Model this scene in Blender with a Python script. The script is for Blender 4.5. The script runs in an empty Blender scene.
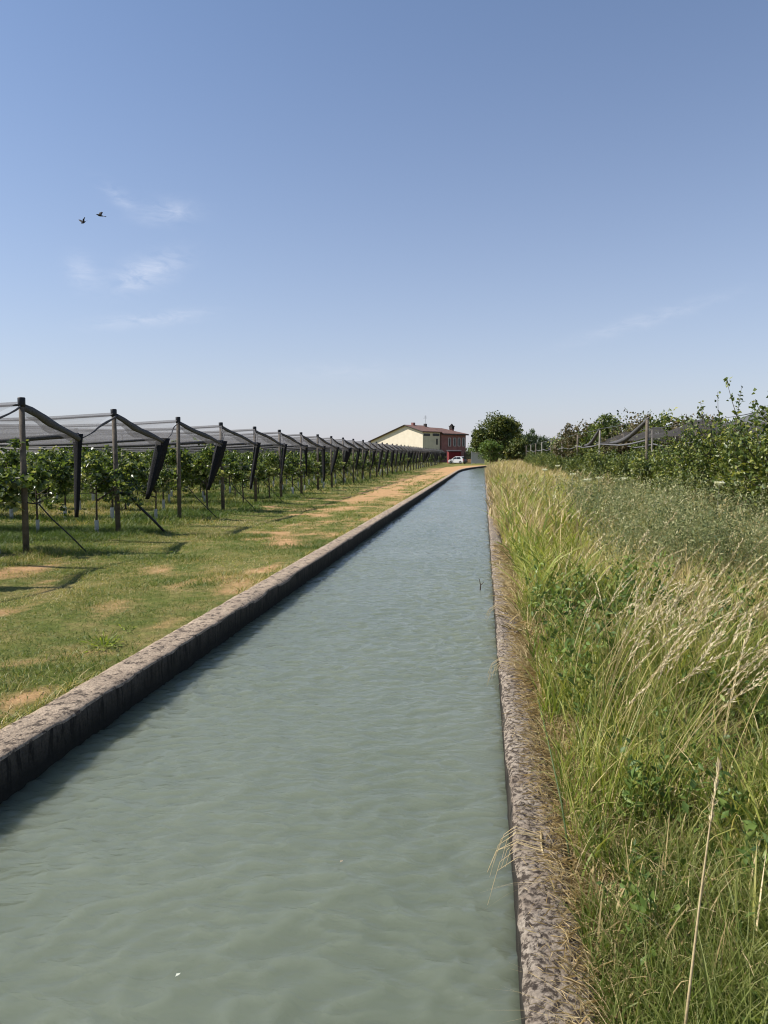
import bpy, math, random
import numpy as np
from mathutils import Vector, Matrix

SC = bpy.context.scene
COL = SC.collection
R = math.radians
rng = np.random.default_rng(7)
random.seed(7)

# ------------------------------------------------------------------ camera
YAW, PITCH, F, CAMZ = 7.94, 4.6, 710.0, 1.8
cam = bpy.data.cameras.new('camera')
cam.sensor_fit = 'VERTICAL'; cam.sensor_height = 36.0; cam.lens = F / 1024 * 36
cam.clip_start = 0.05; cam.clip_end = 5000
camo = bpy.data.objects.new('camera', cam); COL.objects.link(camo)
camo.location = (0, 0, CAMZ); camo.rotation_euler = (R(90 - PITCH), 0, R(YAW))
SC.camera = camo
CY, SY = math.cos(R(YAW)), math.sin(R(YAW))
def W(px, d):                       # ground point seen in picture column px at depth d (metres)
    r = (px - 384) / F * d
    return (-SY * d + CY * r, CY * d + SY * r)

# ------------------------------------------------------------------ object helpers
def tag(o, label=None, cat=None, group=None, kind=None):
    if label: o['label'] = label
    if cat: o['category'] = cat
    if group: o['group'] = group
    if kind: o['kind'] = kind
    return o
def empty(name, loc=(0, 0, 0), rz=0.0):
    o = bpy.data.objects.new(name, None); COL.objects.link(o)
    o.empty_display_size = 0.2
    o.location = loc; o.rotation_euler = (0, 0, rz)
    return o
def link(name, me, parent=None, loc=None):
    o = bpy.data.objects.new(name, me); COL.objects.link(o)
    if parent: o.parent = parent
    if loc is not None: o.location = loc
    return o
def copy_obj(o, parent=None):
    c = o.copy(); COL.objects.link(c)
    if parent: c.parent = parent
    return c
def copy_tree(o, parent=None):
    c = copy_obj(o, parent)
    for ch in list(o.children): copy_tree(ch, c)
    return c
ORD1 = ['', 'first', 'second', 'third', 'fourth', 'fifth', 'sixth', 'seventh', 'eighth', 'ninth', 'tenth', 'eleventh',
        'twelfth', 'thirteenth', 'fourteenth', 'fifteenth', 'sixteenth', 'seventeenth', 'eighteenth', 'nineteenth', 'twentieth']

def np_mesh(name, V, faces, mats, attrs=None, smooth=False, matidx=None):
    """faces: list of int arrays (n,3) or (n,4)"""
    me = bpy.data.meshes.new(name)
    V = np.ascontiguousarray(V, np.float32)
    me.vertices.add(len(V)); me.vertices.foreach_set('co', V.ravel())
    faces = [np.asarray(f, np.int32) for f in faces if len(f)]
    loops = np.concatenate([f.ravel() for f in faces])
    tot = np.concatenate([np.full(len(f), f.shape[1], np.int32) for f in faces])
    start = np.concatenate([[0], np.cumsum(tot)[:-1]]).astype(np.int32)
    me.loops.add(len(loops)); me.loops.foreach_set('vertex_index', loops)
    me.polygons.add(len(tot)); me.polygons.foreach_set('loop_start', start); me.polygons.foreach_set('loop_total', tot)
    if smooth: me.polygons.foreach_set('use_smooth', np.ones(len(tot), bool))
    if matidx is not None: me.polygons.foreach_set('material_index', np.asarray(matidx, np.int32))
    for m in (mats if isinstance(mats, (list, tuple)) else [mats]): me.materials.append(m)
    for k, a in (attrs or {}).items():
        at = me.attributes.new(k, 'FLOAT', 'POINT'); at.data.foreach_set('value', np.ascontiguousarray(a, np.float32))
    me.update(calc_edges=True); me.validate()
    return me

class MB:
    """collects boxes, tubes and plates into ONE mesh"""
    def __init__(s): s.v = []; s.f = []
    def add(s, vs, fs):
        b = len(s.v); s.v += [tuple(v) for v in vs]; s.f += [tuple(i + b for i in f) for f in fs]; return s
    def box(s, c, d, rz=0.0):
        cx, cy, cz = c; x, y, z = d[0] / 2, d[1] / 2, d[2] / 2
        cs, sn = math.cos(rz), math.sin(rz)
        vs = [(cx + a * cs - b * sn, cy + a * sn + b * cs, cz + e) for e in (-z, z) for a, b in ((-x, -y), (x, -y), (x, y), (-x, y))]
        return s.add(vs, [(3, 2, 1, 0), (4, 5, 6, 7), (0, 1, 5, 4), (1, 2, 6, 5), (2, 3, 7, 6), (3, 0, 4, 7)])
    def tube(s, pts, rad, n=8, caps=True, flat=1.0):
        pts = [Vector(p) for p in pts]
        if not isinstance(rad, (list, tuple)): rad = [rad] * len(pts)
        vs, fs = [], []
        up0 = None
        for i, p in enumerate(pts):
            t = (pts[min(i + 1, len(pts) - 1)] - pts[max(i - 1, 0)]).normalized()
            if up0 is None:
                up0 = Vector((0, 0, 1)) if abs(t.z) < 0.9 else Vector((1, 0, 0))
            a = t.cross(up0).normalized(); b = a.cross(t).normalized(); up0 = b
            for k in range(n):
                an = 2 * math.pi * k / n
                vs.append(p + a * math.cos(an) * rad[i] + b * math.sin(an) * rad[i] * flat)
        for i in range(len(pts) - 1):
            for k in range(n):
                fs.append((i * n + k, i * n + (k + 1) % n, (i + 1) * n + (k + 1) % n, (i + 1) * n + k))
        if caps:
            fs.append(tuple(range(n))[::-1]); fs.append(tuple((len(pts) - 1) * n + k for k in range(n)))
        return s.add(vs, fs)
    def prism(s, poly, axis_vec):
        n = len(poly); a = Vector(axis_vec)
        vs = [Vector(p) for p in poly] + [Vector(p) + a for p in poly]
        return s.add(vs, [tuple(range(n))[::-1], tuple(range(n, 2 * n))] + [(i, (i + 1) % n, n + (i + 1) % n, n + i) for i in range(n)])
    def mesh(s, name, m, smooth=False):
        me = bpy.data.meshes.new(name); me.from_pydata(s.v, [], s.f); me.materials.append(m)
        if smooth: me.polygons.foreach_set('use_smooth', np.ones(len(me.polygons), bool))
        import bmesh
        bm = bmesh.new(); bm.from_mesh(me); bmesh.ops.recalc_face_normals(bm, faces=bm.faces); bm.to_mesh(me); bm.free()
        me.update(); return me
    def build(s, name, m, parent=None, smooth=False, loc=None):
        return link(name, s.mesh(name, m, smooth), parent, loc)

# ------------------------------------------------------------------ materials
def newmat(name):
    m = bpy.data.materials.new(name); m.use_nodes = True
    nt = m.node_tree; nt.nodes.clear()
    return m, nt, nt.nodes, nt.links
def nd(nt, t, **kw):
    n = nt.nodes.new(t)
    for k, v in kw.items():
        if k in ('inp',):
            for a, b in v.items(): n.inputs[a].default_value = b
        else: setattr(n, k, v)
    return n
def ramp(nt, stops):
    n = nt.nodes.new('ShaderNodeValToRGB'); e = n.color_ramp.elements
    while len(e) < len(stops): e.new(0.5)
    for i, (p, c) in enumerate(stops):
        e[i].position = p; e[i].color = (c[0], c[1], c[2], 1)
    return n
def noise(nt, coord, scale, detail=4, rough=0.55, mapscale=None):
    n = nd(nt, 'ShaderNodeTexNoise', inp={'Scale': scale, 'Detail': detail, 'Roughness': rough})
    if mapscale:
        mp = nd(nt, 'ShaderNodeMapping', inp={'Scale': mapscale}); nt.links.new(coord, mp.inputs['Vector']); coord = mp.outputs[0]
    nt.links.new(coord, n.inputs['Vector']); return n
def simple(name, c1, c2=None, scale=6.0, rough=0.7, metal=0.0, bump=0.15, bscale=None, spec=0.3):
    m, nt, N, L = newmat(name)
    tc = nd(nt, 'ShaderNodeTexCoord'); b = nd(nt, 'ShaderNodeBsdfPrincipled', inp={'Roughness': rough, 'Metallic': metal, 'Specular IOR Level': spec})
    c2 = c2 or tuple(x * 0.7 for x in c1)
    n1 = noise(nt, tc.outputs['Object'], scale, 6); r = ramp(nt, [(0.3, c2), (0.7, c1)])
    L.new(n1.outputs['Fac'], r.inputs[0]); L.new(r.outputs[0], b.inputs['Base Color'])
    if bump:
        n2 = noise(nt, tc.outputs['Object'], bscale or scale * 5, 5); bp = nd(nt, 'ShaderNodeBump', inp={'Strength': bump, 'Distance': 0.02})
        L.new(n2.outputs['Fac'], bp.inputs['Height']); L.new(bp.outputs[0], b.inputs['Normal'])
    o = nd(nt, 'ShaderNodeOutputMaterial'); L.new(b.outputs[0], o.inputs[0])
    return m
def leafmat(name, stops, trans=0.3, rough=0.5, tcol=None, spec=0.35, tip=None):
    """colour per leaf or blade from attribute 'tint'; optional colour towards the tip from attribute 'along'"""
    m, nt, N, L = newmat(name)
    at = nd(nt, 'ShaderNodeAttribute', attribute_name='tint'); r = ramp(nt, stops)
    L.new(at.outputs['Fac'], r.inputs[0]); col = r.outputs[0]
    if tip:
        al = nd(nt, 'ShaderNodeAttribute', attribute_name='along')
        mr = nd(nt, 'ShaderNodeMapRange', inp={'From Min': tip[1], 'From Max': 1.0, 'To Max': tip[2]})
        L.new(al.outputs['Fac'], mr.inputs[0])
        mx = nd(nt, 'ShaderNodeMix', data_type='RGBA'); mx.inputs[7].default_value = (*tip[0], 1)
        L.new(mr.outputs[0], mx.inputs[0]); L.new(col, mx.inputs[6]); col = mx.outputs[2]
    b = nd(nt, 'ShaderNodeBsdfPrincipled', inp={'Roughness': rough, 'Specular IOR Level': spec}); L.new(col, b.inputs['Base Color'])
    t = nd(nt, 'ShaderNodeBsdfTranslucent')
    hs = nd(nt, 'ShaderNodeMix', data_type='RGBA', blend_type='MULTIPLY'); hs.inputs[0].default_value = 1.0
    hs.inputs[7].default_value = (*(tcol or (1.25, 1.25, 0.6)), 1)
    L.new(col, hs.inputs[6]); L.new(hs.outputs[2], t.inputs[0])
    mx = nd(nt, 'ShaderNodeMixShader', inp={0: trans}); L.new(b.outputs[0], mx.inputs[1]); L.new(t.outputs[0], mx.inputs[2])
    o = nd(nt, 'ShaderNodeOutputMaterial'); L.new(mx.outputs[0], o.inputs[0])
    return m

M = {}
M['leaf'] = leafmat('orchard_leaf', [(0, (.036, .06, .017)), (.4, (.09, .135, .037)), (.72, (.22, .265, .08)), (1, (.46, .46, .24))], 0.45, 0.36, spec=0.65)
M['leaf_dark'] = leafmat('dark_leaf', [(0, (.018, .034, .010)), (.6, (.036, .066, .018)), (.9, (.075, .115, .028)), (1, (.12, .15, .04))], 0.25, 0.45)
M['leaf_apple'] = leafmat('fruit_leaf', [(0, (.04, .065, .018)), (.45, (.095, .135, .032)), (.75, (.21, .24, .055)), (1, (.38, .38, .10))], 0.3, 0.42, spec=0.45)
M['leaf_brown'] = leafmat('brown_leaf', [(0, (.07, .07, .03)), (.5, (.13, .11, .055)), (.8, (.20, .155, .095)), (1, (.14, .17, .05))], 0.2, 0.6)
M['leaf_tree'] = leafmat('broad_leaf', [(0, (.035, .055, .014)), (.5, (.085, .11, .026)), (.85, (.17, .18, .045)), (1, (.27, .25, .07))], 0.25, 0.5)
M['leaf_bush'] = leafmat('bush_leaf', [(0, (.05, .09, .022)), (.6, (.12, .19, .04)), (1, (.22, .28, .06))], 0.28, 0.5)
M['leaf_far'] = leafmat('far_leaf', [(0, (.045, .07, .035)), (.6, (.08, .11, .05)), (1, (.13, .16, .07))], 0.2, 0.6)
M['weed'] = leafmat('weed_leaf', [(0, (.065, .095, .035)), (.35, (.18, .215, .085)), (.7, (.36, .36, .17)), (1, (.56, .51, .31))], 0.25, 0.6, tcol=(1.15, 1.15, .75))
M['grass'] = leafmat('grass_blade', [(0, (.11, .165, .03)), (.36, (.235, .29, .055)), (.6, (.40, .40, .10)), (.78, (.54, .46, .19)), (1, (.66, .53, .30))], 0.4, 0.5, tip=((.38, .33, .13), .45, .6))
M['reed'] = leafmat('reed_blade', [(0, (.13, .19, .035)), (.5, (.25, .31, .055)), (1, (.44, .43, .12))], 0.42, 0.42)
M['straw'] = leafmat('straw_blade', [(0, (.30, .23, .10)), (.5, (.50, .39, .19)), (1, (.68, .55, .32))], 0.25, 0.6, tcol=(1.1, 1.0, .8))
M['seed'] = leafmat('seed_head', [(0, (.52, .44, .25)), (.5, (.68, .59, .37)), (1, (.80, .70, .48))], 0.3, 0.6, tcol=(1.1, 1.0, .8))
M['lawn'] = leafmat('lawn_blade', [(0, (.095, .15, .03)), (.38, (.18, .22, .045)), (.55, (.31, .285, .085)), (.75, (.46, .37, .155)), (1, (.60, .48, .27))], 0.28, 0.5)
M['dry'] = leafmat('dead_stem', [(0, (.16, .12, .08)), (.5, (.30, .23, .15)), (1, (.46, .36, .24))], 0.15, 0.7, tcol=(1, .95, .8))
M['umbel'] = leafmat('white_flower', [(0, (.62, .62, .5)), (1, (.8, .8, .72))], 0.3, 0.6)
M['bark'] = simple('bark', (.13, .10, .07), (.05, .04, .03), 14, .9, bump=.6)
M['post'] = simple('post_wood', (.17, .14, .105), (.075, .062, .05), 9, .85, bump=.4)
M['post_grey'] = simple('post_grey', (.27, .25, .21), (.14, .13, .11), 9, .85, bump=.4)
M['cap'] = simple('black_plastic', (.02, .02, .022), (.012, .012, .013), 9, .5, bump=.1)
M['wire'] = simple('wire_steel', (.16, .16, .165), (.09, .09, .09), 9, .45, metal=.5, bump=0)
M['hose'] = simple('hose_black', (.028, .028, .03), (.018, .018, .018), 9, .5, bump=0)
M['flap'] = simple('folded_black_net', (.014, .014, .016), (.006, .006, .007), 30, .75, bump=.8, bscale=60)
M['hem'] = simple('rolled_grey_net', (.13, .125, .125), (.06, .058, .06), 30, .8, bump=.8, bscale=50)
M['hem_light'] = simple('bunched_grey_net', (.20, .20, .205), (.08, .08, .085), 20, .8, bump=.8, bscale=50)
M['guard'] = simple('white_guard', (.60, .60, .58), (.38, .38, .36), 8, .5, bump=.05)
M['cream'] = simple('cream_render', (.74, .66, .52), (.66, .58, .45), .9, .85, bump=.1, bscale=30)
M['cream2'] = simple('pale_render', (.62, .57, .42), (.50, .46, .33), .9, .85, bump=.1, bscale=30)
M['redwall'] = simple('red_render', (.27, .13, .115), (.19, .09, .08), 1.2, .9, bump=.15, bscale=25)
M['tile'] = None
M['dark'] = simple('dark_opening', (.03, .03, .035), (.018, .018, .02), 3, .3, bump=0)
M['shutter'] = simple('grey_shutter', (.45, .43, .40), (.32, .30, .29), 4, .7, bump=.1)
M['edge'] = simple('roof_edge', (.06, .045, .04), (.035, .03, .028), 4, .7, bump=.1)
M['redpaint'] = simple('red_paint', (.22, .018, .024), (.15, .013, .018), 3, .5, bump=.1)
M['greygate'] = simple('grey_steel', (.55, .55, .58), (.45, .45, .48), 2.5, .55, metal=.2, bump=.1)
M['carpaint'] = simple('white_carpaint', (.60, .60, .61), (.55, .55, .57), 2, .25, bump=0, spec=.5)
M['glass'] = simple('dark_glass', (.02, .025, .03), (.015, .018, .02), 2, .06, bump=0, spec=.6)
M['tyre'] = simple('tyre_rubber', (.02, .02, .02), (.012, .012, .012), 9, .85, bump=.1)
M['rim'] = simple('alloy_rim', (.4, .4, .42), (.3, .3, .31), 9, .3, metal=.8, bump=0)
M['lampred'] = simple('tail_lens', (.45, .02, .02), (.35, .015, .015), 9, .2, bump=0)
M['lampwhite'] = simple('lamp_lens', (.75, .75, .72), (.6, .6, .6), 9, .15, bump=0)
M['feather'] = simple('bird_feather', (.055, .05, .05), (.022, .022, .026), 12, .8, bump=.2)

def tile_mat():
    m, nt, N, L = newmat('clay_tile')
    tc = nd(nt, 'ShaderNodeTexCoord'); b = nd(nt, 'ShaderNodeBsdfPrincipled', inp={'Roughness': .85})
    n1 = noise(nt, tc.outputs['Object'], 1.6, 8, .7); r = ramp(nt, [(.25, (.08, .045, .035)), (.5, (.16, .085, .065)), (.75, (.24, .13, .09))])
    L.new(n1.outputs['Fac'], r.inputs[0]); L.new(r.outputs[0], b.inputs['Base Color'])
    wv = nd(nt, 'ShaderNodeTexWave', inp={'Scale': 1.2}); L.new(tc.outputs['Object'], wv.inputs['Vector'])
    bp = nd(nt, 'ShaderNodeBump', inp={'Strength': .6, 'Distance': .06}); L.new(wv.outputs['Fac'], bp.inputs['Height']); L.new(bp.outputs[0], b.inputs['Normal'])
    o = nd(nt, 'ShaderNodeOutputMaterial'); L.new(b.outputs[0], o.inputs[0]); return m
M['tile'] = tile_mat()

def net_mat(name, a, col, trl=.35):
    """woven hail net: open mesh, so it covers more the more slantwise one looks through it"""
    m, nt, N, L = newmat(name)
    ge = nd(nt, 'ShaderNodeNewGeometry')
    dt = nd(nt, 'ShaderNodeVectorMath', operation='DOT_PRODUCT'); L.new(ge.outputs['Normal'], dt.inputs[0]); L.new(ge.outputs['Incoming'], dt.inputs[1])
    ab = nd(nt, 'ShaderNodeMath', operation='ABSOLUTE'); L.new(dt.outputs['Value'], ab.inputs[0])
    mx = nd(nt, 'ShaderNodeMath', operation='MAXIMUM'); mx.inputs[1].default_value = .07; L.new(ab.outputs[0], mx.inputs[0])
    iv = nd(nt, 'ShaderNodeMath', operation='DIVIDE'); iv.inputs[0].default_value = 1.0; L.new(mx.outputs[0], iv.inputs[1])
    pw = nd(nt, 'ShaderNodeMath', operation='POWER'); pw.inputs[0].default_value = 1 - a; L.new(iv.outputs[0], pw.inputs[1])
    tc = nd(nt, 'ShaderNodeTexCoord'); nz = noise(nt, tc.outputs['Object'], 1.2, 5, .6, (0.5, 3, 3))
    mr = nd(nt, 'ShaderNodeMapRange', inp={'From Min': .3, 'From Max': .7, 'To Min': .7, 'To Max': 1.15}); L.new(nz.outputs['Fac'], mr.inputs[0])
    ml = nd(nt, 'ShaderNodeMath', operation='MULTIPLY', use_clamp=True); L.new(pw.outputs[0], ml.inputs[0]); L.new(mr.outputs[0], ml.inputs[1])
    d = nd(nt, 'ShaderNodeBsdfDiffuse', inp={0: (*col, 1)}); tl = nd(nt, 'ShaderNodeBsdfTranslucent', inp={0: (*col, 1)})
    ms = nd(nt, 'ShaderNodeMixShader', inp={0: trl}); L.new(d.outputs[0], ms.inputs[1]); L.new(tl.outputs[0], ms.inputs[2])
    tr = nd(nt, 'ShaderNodeBsdfTransparent')
    m2 = nd(nt, 'ShaderNodeMixShader'); L.new(ml.outputs[0], m2.inputs[0]); L.new(ms.outputs[0], m2.inputs[1]); L.new(tr.outputs[0], m2.inputs[2])
    o = nd(nt, 'ShaderNodeOutputMaterial'); L.new(m2.outputs[0], o.inputs[0])
    return m
M['net'] = net_mat('hail_net', .05, (.24, .235, .24))
M['net_fold'] = net_mat('folded_hail_net', .42, (.13, .125, .125))
M['net_dark'] = net_mat('dark_hail_net', .06, (.10, .095, .095))

def concrete_mat(name, light, mid, dark, blot=.47, stain_shade_top=-.14, streak=None, bs=17):
    m, nt, N, L = newmat(name)
    tc = nd(nt, 'ShaderNodeTexCoord'); P = tc.outputs['Object']
    b = nd(nt, 'ShaderNodeBsdfPrincipled', inp={'Roughness': .9, 'Specular IOR Level': .2})
    n1 = noise(nt, P, 3.2, 7, .65, streak); r1 = ramp(nt, [(.3, mid), (.68, light)]); L.new(n1.outputs['Fac'], r1.inputs[0])
    n2 = noise(nt, P, bs, 6, .68, streak); r2 = ramp(nt, [(blot - .06, (1, 1, 1)), (blot + .03, (0, 0, 0))]); L.new(n2.outputs['Fac'], r2.inputs[0])
    n3 = noise(nt, P, 60, 3, .6); r3 = ramp(nt, [(.3, (.45, .45, .45)), (.6, (1.05, 1.05, 1.05))]); L.new(n3.outputs['Fac'], r3.inputs[0])
    mx = nd(nt, 'ShaderNodeMix', data_type='RGBA'); L.new(r2.outputs[0], mx.inputs[0]); L.new(r1.outputs[0], mx.inputs[6]); mx.inputs[7].default_value = (*dark, 1)
    mu = nd(nt, 'ShaderNodeMix', data_type='RGBA', blend_type='MULTIPLY'); mu.inputs[0].default_value = .8
    L.new(mx.outputs[2], mu.inputs[6]); L.new(r3.outputs[0], mu.inputs[7]); col = mu.outputs[2]
    if True:      # algae stain at the waterline, carried up inner faces as painted shade
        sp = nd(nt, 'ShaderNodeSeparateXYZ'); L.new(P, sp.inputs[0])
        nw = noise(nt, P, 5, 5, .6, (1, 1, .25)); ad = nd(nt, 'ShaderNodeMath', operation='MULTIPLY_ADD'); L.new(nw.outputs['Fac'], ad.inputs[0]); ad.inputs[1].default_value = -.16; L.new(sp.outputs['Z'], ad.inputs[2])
        mr = nd(nt, 'ShaderNodeMapRange', inp={'From Min': -.26, 'From Max': stain_shade_top, 'To Min': .92, 'To Max': 0.0}); L.new(ad.outputs[0], mr.inputs[0])
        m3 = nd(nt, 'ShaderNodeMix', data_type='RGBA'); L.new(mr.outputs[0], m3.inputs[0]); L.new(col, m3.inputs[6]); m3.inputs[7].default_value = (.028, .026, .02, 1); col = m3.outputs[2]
    L.new(col, b.inputs['Base Color'])
    n4 = noise(nt, P, 34, 7, .72); bp = nd(nt, 'ShaderNodeBump', inp={'Strength': 1.0, 'Distance': .03}); L.new(n4.outputs['Fac'], bp.inputs['Height']); L.new(bp.outputs[0], b.inputs['Normal'])
    o = nd(nt, 'ShaderNodeOutputMaterial'); L.new(b.outputs[0], o.inputs[0]); return m
M['wall_face'] = concrete_mat('stained_shaded_canal_face', (.16, .135, .11), (.09, .075, .06), (.035, .03, .026), .47, -.06, (1, 1.3, .22))  # inner faces: streaky stain, plus wall shade painted in as darker concrete
M['wall_l'] = concrete_mat('weathered_concrete', (.56, .44, .32), (.38, .295, .215), (.11, .085, .064), .455, -.2)
M['wall_r'] = concrete_mat('lichened_concrete', (.50, .43, .345), (.25, .19, .14), (.085, .066, .052), .50, -.14, None, 34)

def ground_mat():
    m, nt, N, L = newmat('ground_soil')
    tc = nd(nt, 'ShaderNodeTexCoord'); P = tc.outputs['Object']
    b = nd(nt, 'ShaderNodeBsdfPrincipled', inp={'Roughness': .95, 'Specular IOR Level': .1})
    at = nd(nt, 'ShaderNodeAttribute', attribute_name='dirt'); ab = nd(nt, 'ShaderNodeAttribute', attribute_name='bank')
    n1 = noise(nt, P, 1.6, 8, .7); g = ramp(nt, [(.25, (.09, .125, .028)), (.45, (.15, .17, .045)), (.6, (.26, .225, .085)), (.75, (.38, .285, .14))]); L.new(n1.outputs['Fac'], g.inputs[0])
    n2 = noise(nt, P, 9, 8, .75); gm = ramp(nt, [(.25, (.45, .45, .4)), (.7, (1.2, 1.2, 1.15))]); L.new(n2.outputs['Fac'], gm.inputs[0])
    gx = nd(nt, 'ShaderNodeMix', data_type='RGBA', blend_type='MULTIPLY'); gx.inputs[0].default_value = 1; L.new(g.outputs[0], gx.inputs[6]); L.new(gm.outputs[0], gx.inputs[7])
    n3 = noise(nt, P, 4, 7, .7); d = ramp(nt, [(.3, (.38, .225, .105)), (.7, (.56, .35, .175))]); L.new(n3.outputs['Fac'], d.inputs[0])
    # ragged patch edges
    ad = nd(nt, 'ShaderNodeMath', operation='MULTIPLY_ADD'); L.new(n2.outputs['Fac'], ad.inputs[0]); ad.inputs[1].default_value = .9
    sb = nd(nt, 'ShaderNodeMath', operation='SUBTRACT'); L.new(at.outputs['Fac'], sb.inputs[0]); sb.inputs[1].default_value = .45; L.new(sb.outputs[0], ad.inputs[2])
    mr = nd(nt, 'ShaderNodeMapRange', inp={'From Min': .2, 'From Max': .8}); L.new(ad.outputs[0], mr.inputs[0])
    mx = nd(nt, 'ShaderNodeMix', data_type='RGBA'); L.new(mr.outputs[0], mx.inputs[0]); L.new(gx.outputs[2], mx.inputs[6]); L.new(d.outputs[0], mx.inputs[7])
    bk = ramp(nt, [(.3, (.10, .075, .045)), (.55, (.19, .145, .085)), (.75, (.30, .23, .13))]); L.new(n2.outputs['Fac'], bk.inputs[0])
    m2 = nd(nt, 'ShaderNodeMix', data_type='RGBA'); L.new(ab.outputs['Fac'], m2.inputs[0]); L.new(mx.outputs[2], m2.inputs[6]); L.new(bk.outputs[0], m2.inputs[7])
    L.new(m2.outputs[2], b.inputs['Base Color'])
    n4 = noise(nt, P, 22, 7, .7); bp = nd(nt, 'ShaderNodeBump', inp={'Strength': .9, 'Distance': .05}); L.new(n4.outputs['Fac'], bp.inputs['Height']); L.new(bp.outputs[0], b.inputs['Normal'])
    o = nd(nt, 'ShaderNodeOutputMaterial'); L.new(b.outputs[0], o.inputs[0]); return m
M['ground'] = ground_mat()

def water_mat():
    m, nt, N, L = newmat('silty_water')
    tc = nd(nt, 'ShaderNodeTexCoord'); P = tc.outputs['Object']
    b = nd(nt, 'ShaderNodeBsdfPrincipled', inp={'Roughness': .05, 'IOR': 1.333, 'Specular IOR Level': .5, 'Subsurface Weight': 1.0, 'Subsurface Radius': (1, 1, .9), 'Subsurface Scale': 1.5})
    n0 = noise(nt, P, .5, 4, .6, (1, .35, 1)); r = ramp(nt, [(.3, (.128, .149, .108)), (.7, (.157, .178, .131))]); L.new(n0.outputs['Fac'], r.inputs[0]); L.new(r.outputs[0], b.inputs['Base Color'])
    def wavy(scale, sx, sy, rot, det, rough, dist):
        mp = nd(nt, 'ShaderNodeMapping', inp={'Scale': (sx, sy, 1), 'Rotation': (0, 0, R(rot))}); L.new(P, mp.inputs['Vector'])
        n = nd(nt, 'ShaderNodeTexNoise', inp={'Scale': scale, 'Detail': det, 'Roughness': rough, 'Distortion': dist}); L.new(mp.outputs[0], n.inputs['Vector']); return n.outputs['Fac']
    a = wavy(1.3, 1, 1.5, 24, 2, .5, .3); c = wavy(3.6, 1, 2.1, 24, 3, .5, .35); e = wavy(9, 1, 1.9, -16, 3, .55, .3)
    def mm(op, p, q):
        n = nd(nt, 'ShaderNodeMath', operation=op)
        for i, v in enumerate((p, q)):
            if isinstance(v, (int, float)): n.inputs[i].default_value = v
            else: L.new(v, n.inputs[i])
        return n.outputs[0]
    def ridge(f): return mm('SUBTRACT', 1.0, mm('ABSOLUTE', mm('SUBTRACT', mm('MULTIPLY', f, 2.0), 1.0), 0.0))
    rc = ridge(c); s1 = mm('ADD', mm('MULTIPLY', a, .8), mm('MULTIPLY', mm('MULTIPLY', rc, rc), .42))
    class _o: outputs = [mm('ADD', s1, mm('MULTIPLY', ridge(e), .10))]
    s2 = _o
    bp = nd(nt, 'ShaderNodeBump', inp={'Strength': .75, 'Distance': .03}); L.new(s2.outputs[0], bp.inputs['Height']); L.new(bp.outputs[0], b.inputs['Normal'])
    o = nd(nt, 'ShaderNodeOutputMaterial'); L.new(b.outputs[0], o.inputs[0]); return m
M['water'] = water_mat()

# ------------------------------------------------------------------ noise in numpy (ground shape, patches, scatter)
_tab = rng.random((256, 256))
def vnoise(x, y):
    x = np.asarray(x, float); y = np.asarray(y, float)
    xi = np.floor(x).astype(int); yi = np.floor(y).astype(int); fx = x - xi; fy = y - yi
    fx = fx * fx * (3 - 2 * fx); fy = fy * fy * (3 - 2 * fy)
    g = lambda a, b: _tab[a & 255, b & 255]
    return (g(xi, yi) * (1 - fx) + g(xi + 1, yi) * fx) * (1 - fy) + (g(xi, yi + 1) * (1 - fx) + g(xi + 1, yi + 1) * fx) * fy
def fbm(x, y, o=4):
    s = 0; a = .5; t = 0
    for i in range(o):
        s = s + a * vnoise(x * 2 ** i + 17.3 * i, y * 2 ** i + 9.1 * i); t += a; a *= .5
    return s / t
def sstep(a, b, x):
    t = np.clip((np.asarray(x, float) - a) / (b - a), 0, 1); return t * t * (3 - 2 * t)
def off(y):                                   # sideways bend of the canal far away
    y = np.asarray(y, float)
    return np.where(y > 80, (y - 80) ** 2 / 440, 0) + np.where(y > 118, (y - 118) ** 2 / 25, 0)
XL, XR = -2.79, .16                          # inner faces of the two canal walls
WL, WR = .30, .235                            # their widths
ROW0, ROWS, ROWX = 11.9, 3.33, -8.29          # first trellis row, spacing, canal-side end
def dirt(x, y):
    u = x - off(y)
    n = fbm(x * .7 + 3, y * .5, 5); n2 = fbm(x * 2.6, y * 1.5 + 40, 5)
    c1 = -4.75 + .35 * np.sin(y * .11)
    w1 = .75 + .012 * np.clip(y, 0, 80)
    b1 = np.exp(-((u - c1) / w1) ** 2)
    b2 = np.exp(-((u + 3.4) / .26) ** 2) * (.45 + .2 * sstep(20, 50, y))
    far = sstep(62, 105, y) * sstep(-7.2, -5.5, u) * (u < 3)
    amp = .28 + .72 * sstep(10, 36, y)
    v = b1 * amp + b2 + far * 1.1 + (n - .5) * 1.5 + (n2 - .5) * 1.9 - .19
    v = v - .5 * sstep(-7.0, -8.5, u)
    ends = np.exp(-((((y - ROW0 - 1.2) % ROWS) - .45) / .35) ** 2) * np.exp(-((u + 7.2) / .7) ** 2)
    v = v + .55 * ends * (n > .45)
    return np.where(u < 0, np.clip(v * 1.25, 0, 1), 0)
def gz(x, y):
    u = x - off(y)
    left = -.02 + .05 * (fbm(x * .4, y * .4) - .5) * sstep(-3.2, -5, u) + .10 * np.exp(-((u + 7.6) / .8) ** 2) * (fbm(x * .8, y * .5 + 5) - .25) * sstep(5, 9, y)
    right = -.01 + .10 * sstep(.4, 2.0, u) + .12 * (fbm(x * .7 + 9, y * .7) - .5) * sstep(.4, 1.2, u)
    return np.where(u < -1.3, left, right)

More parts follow.
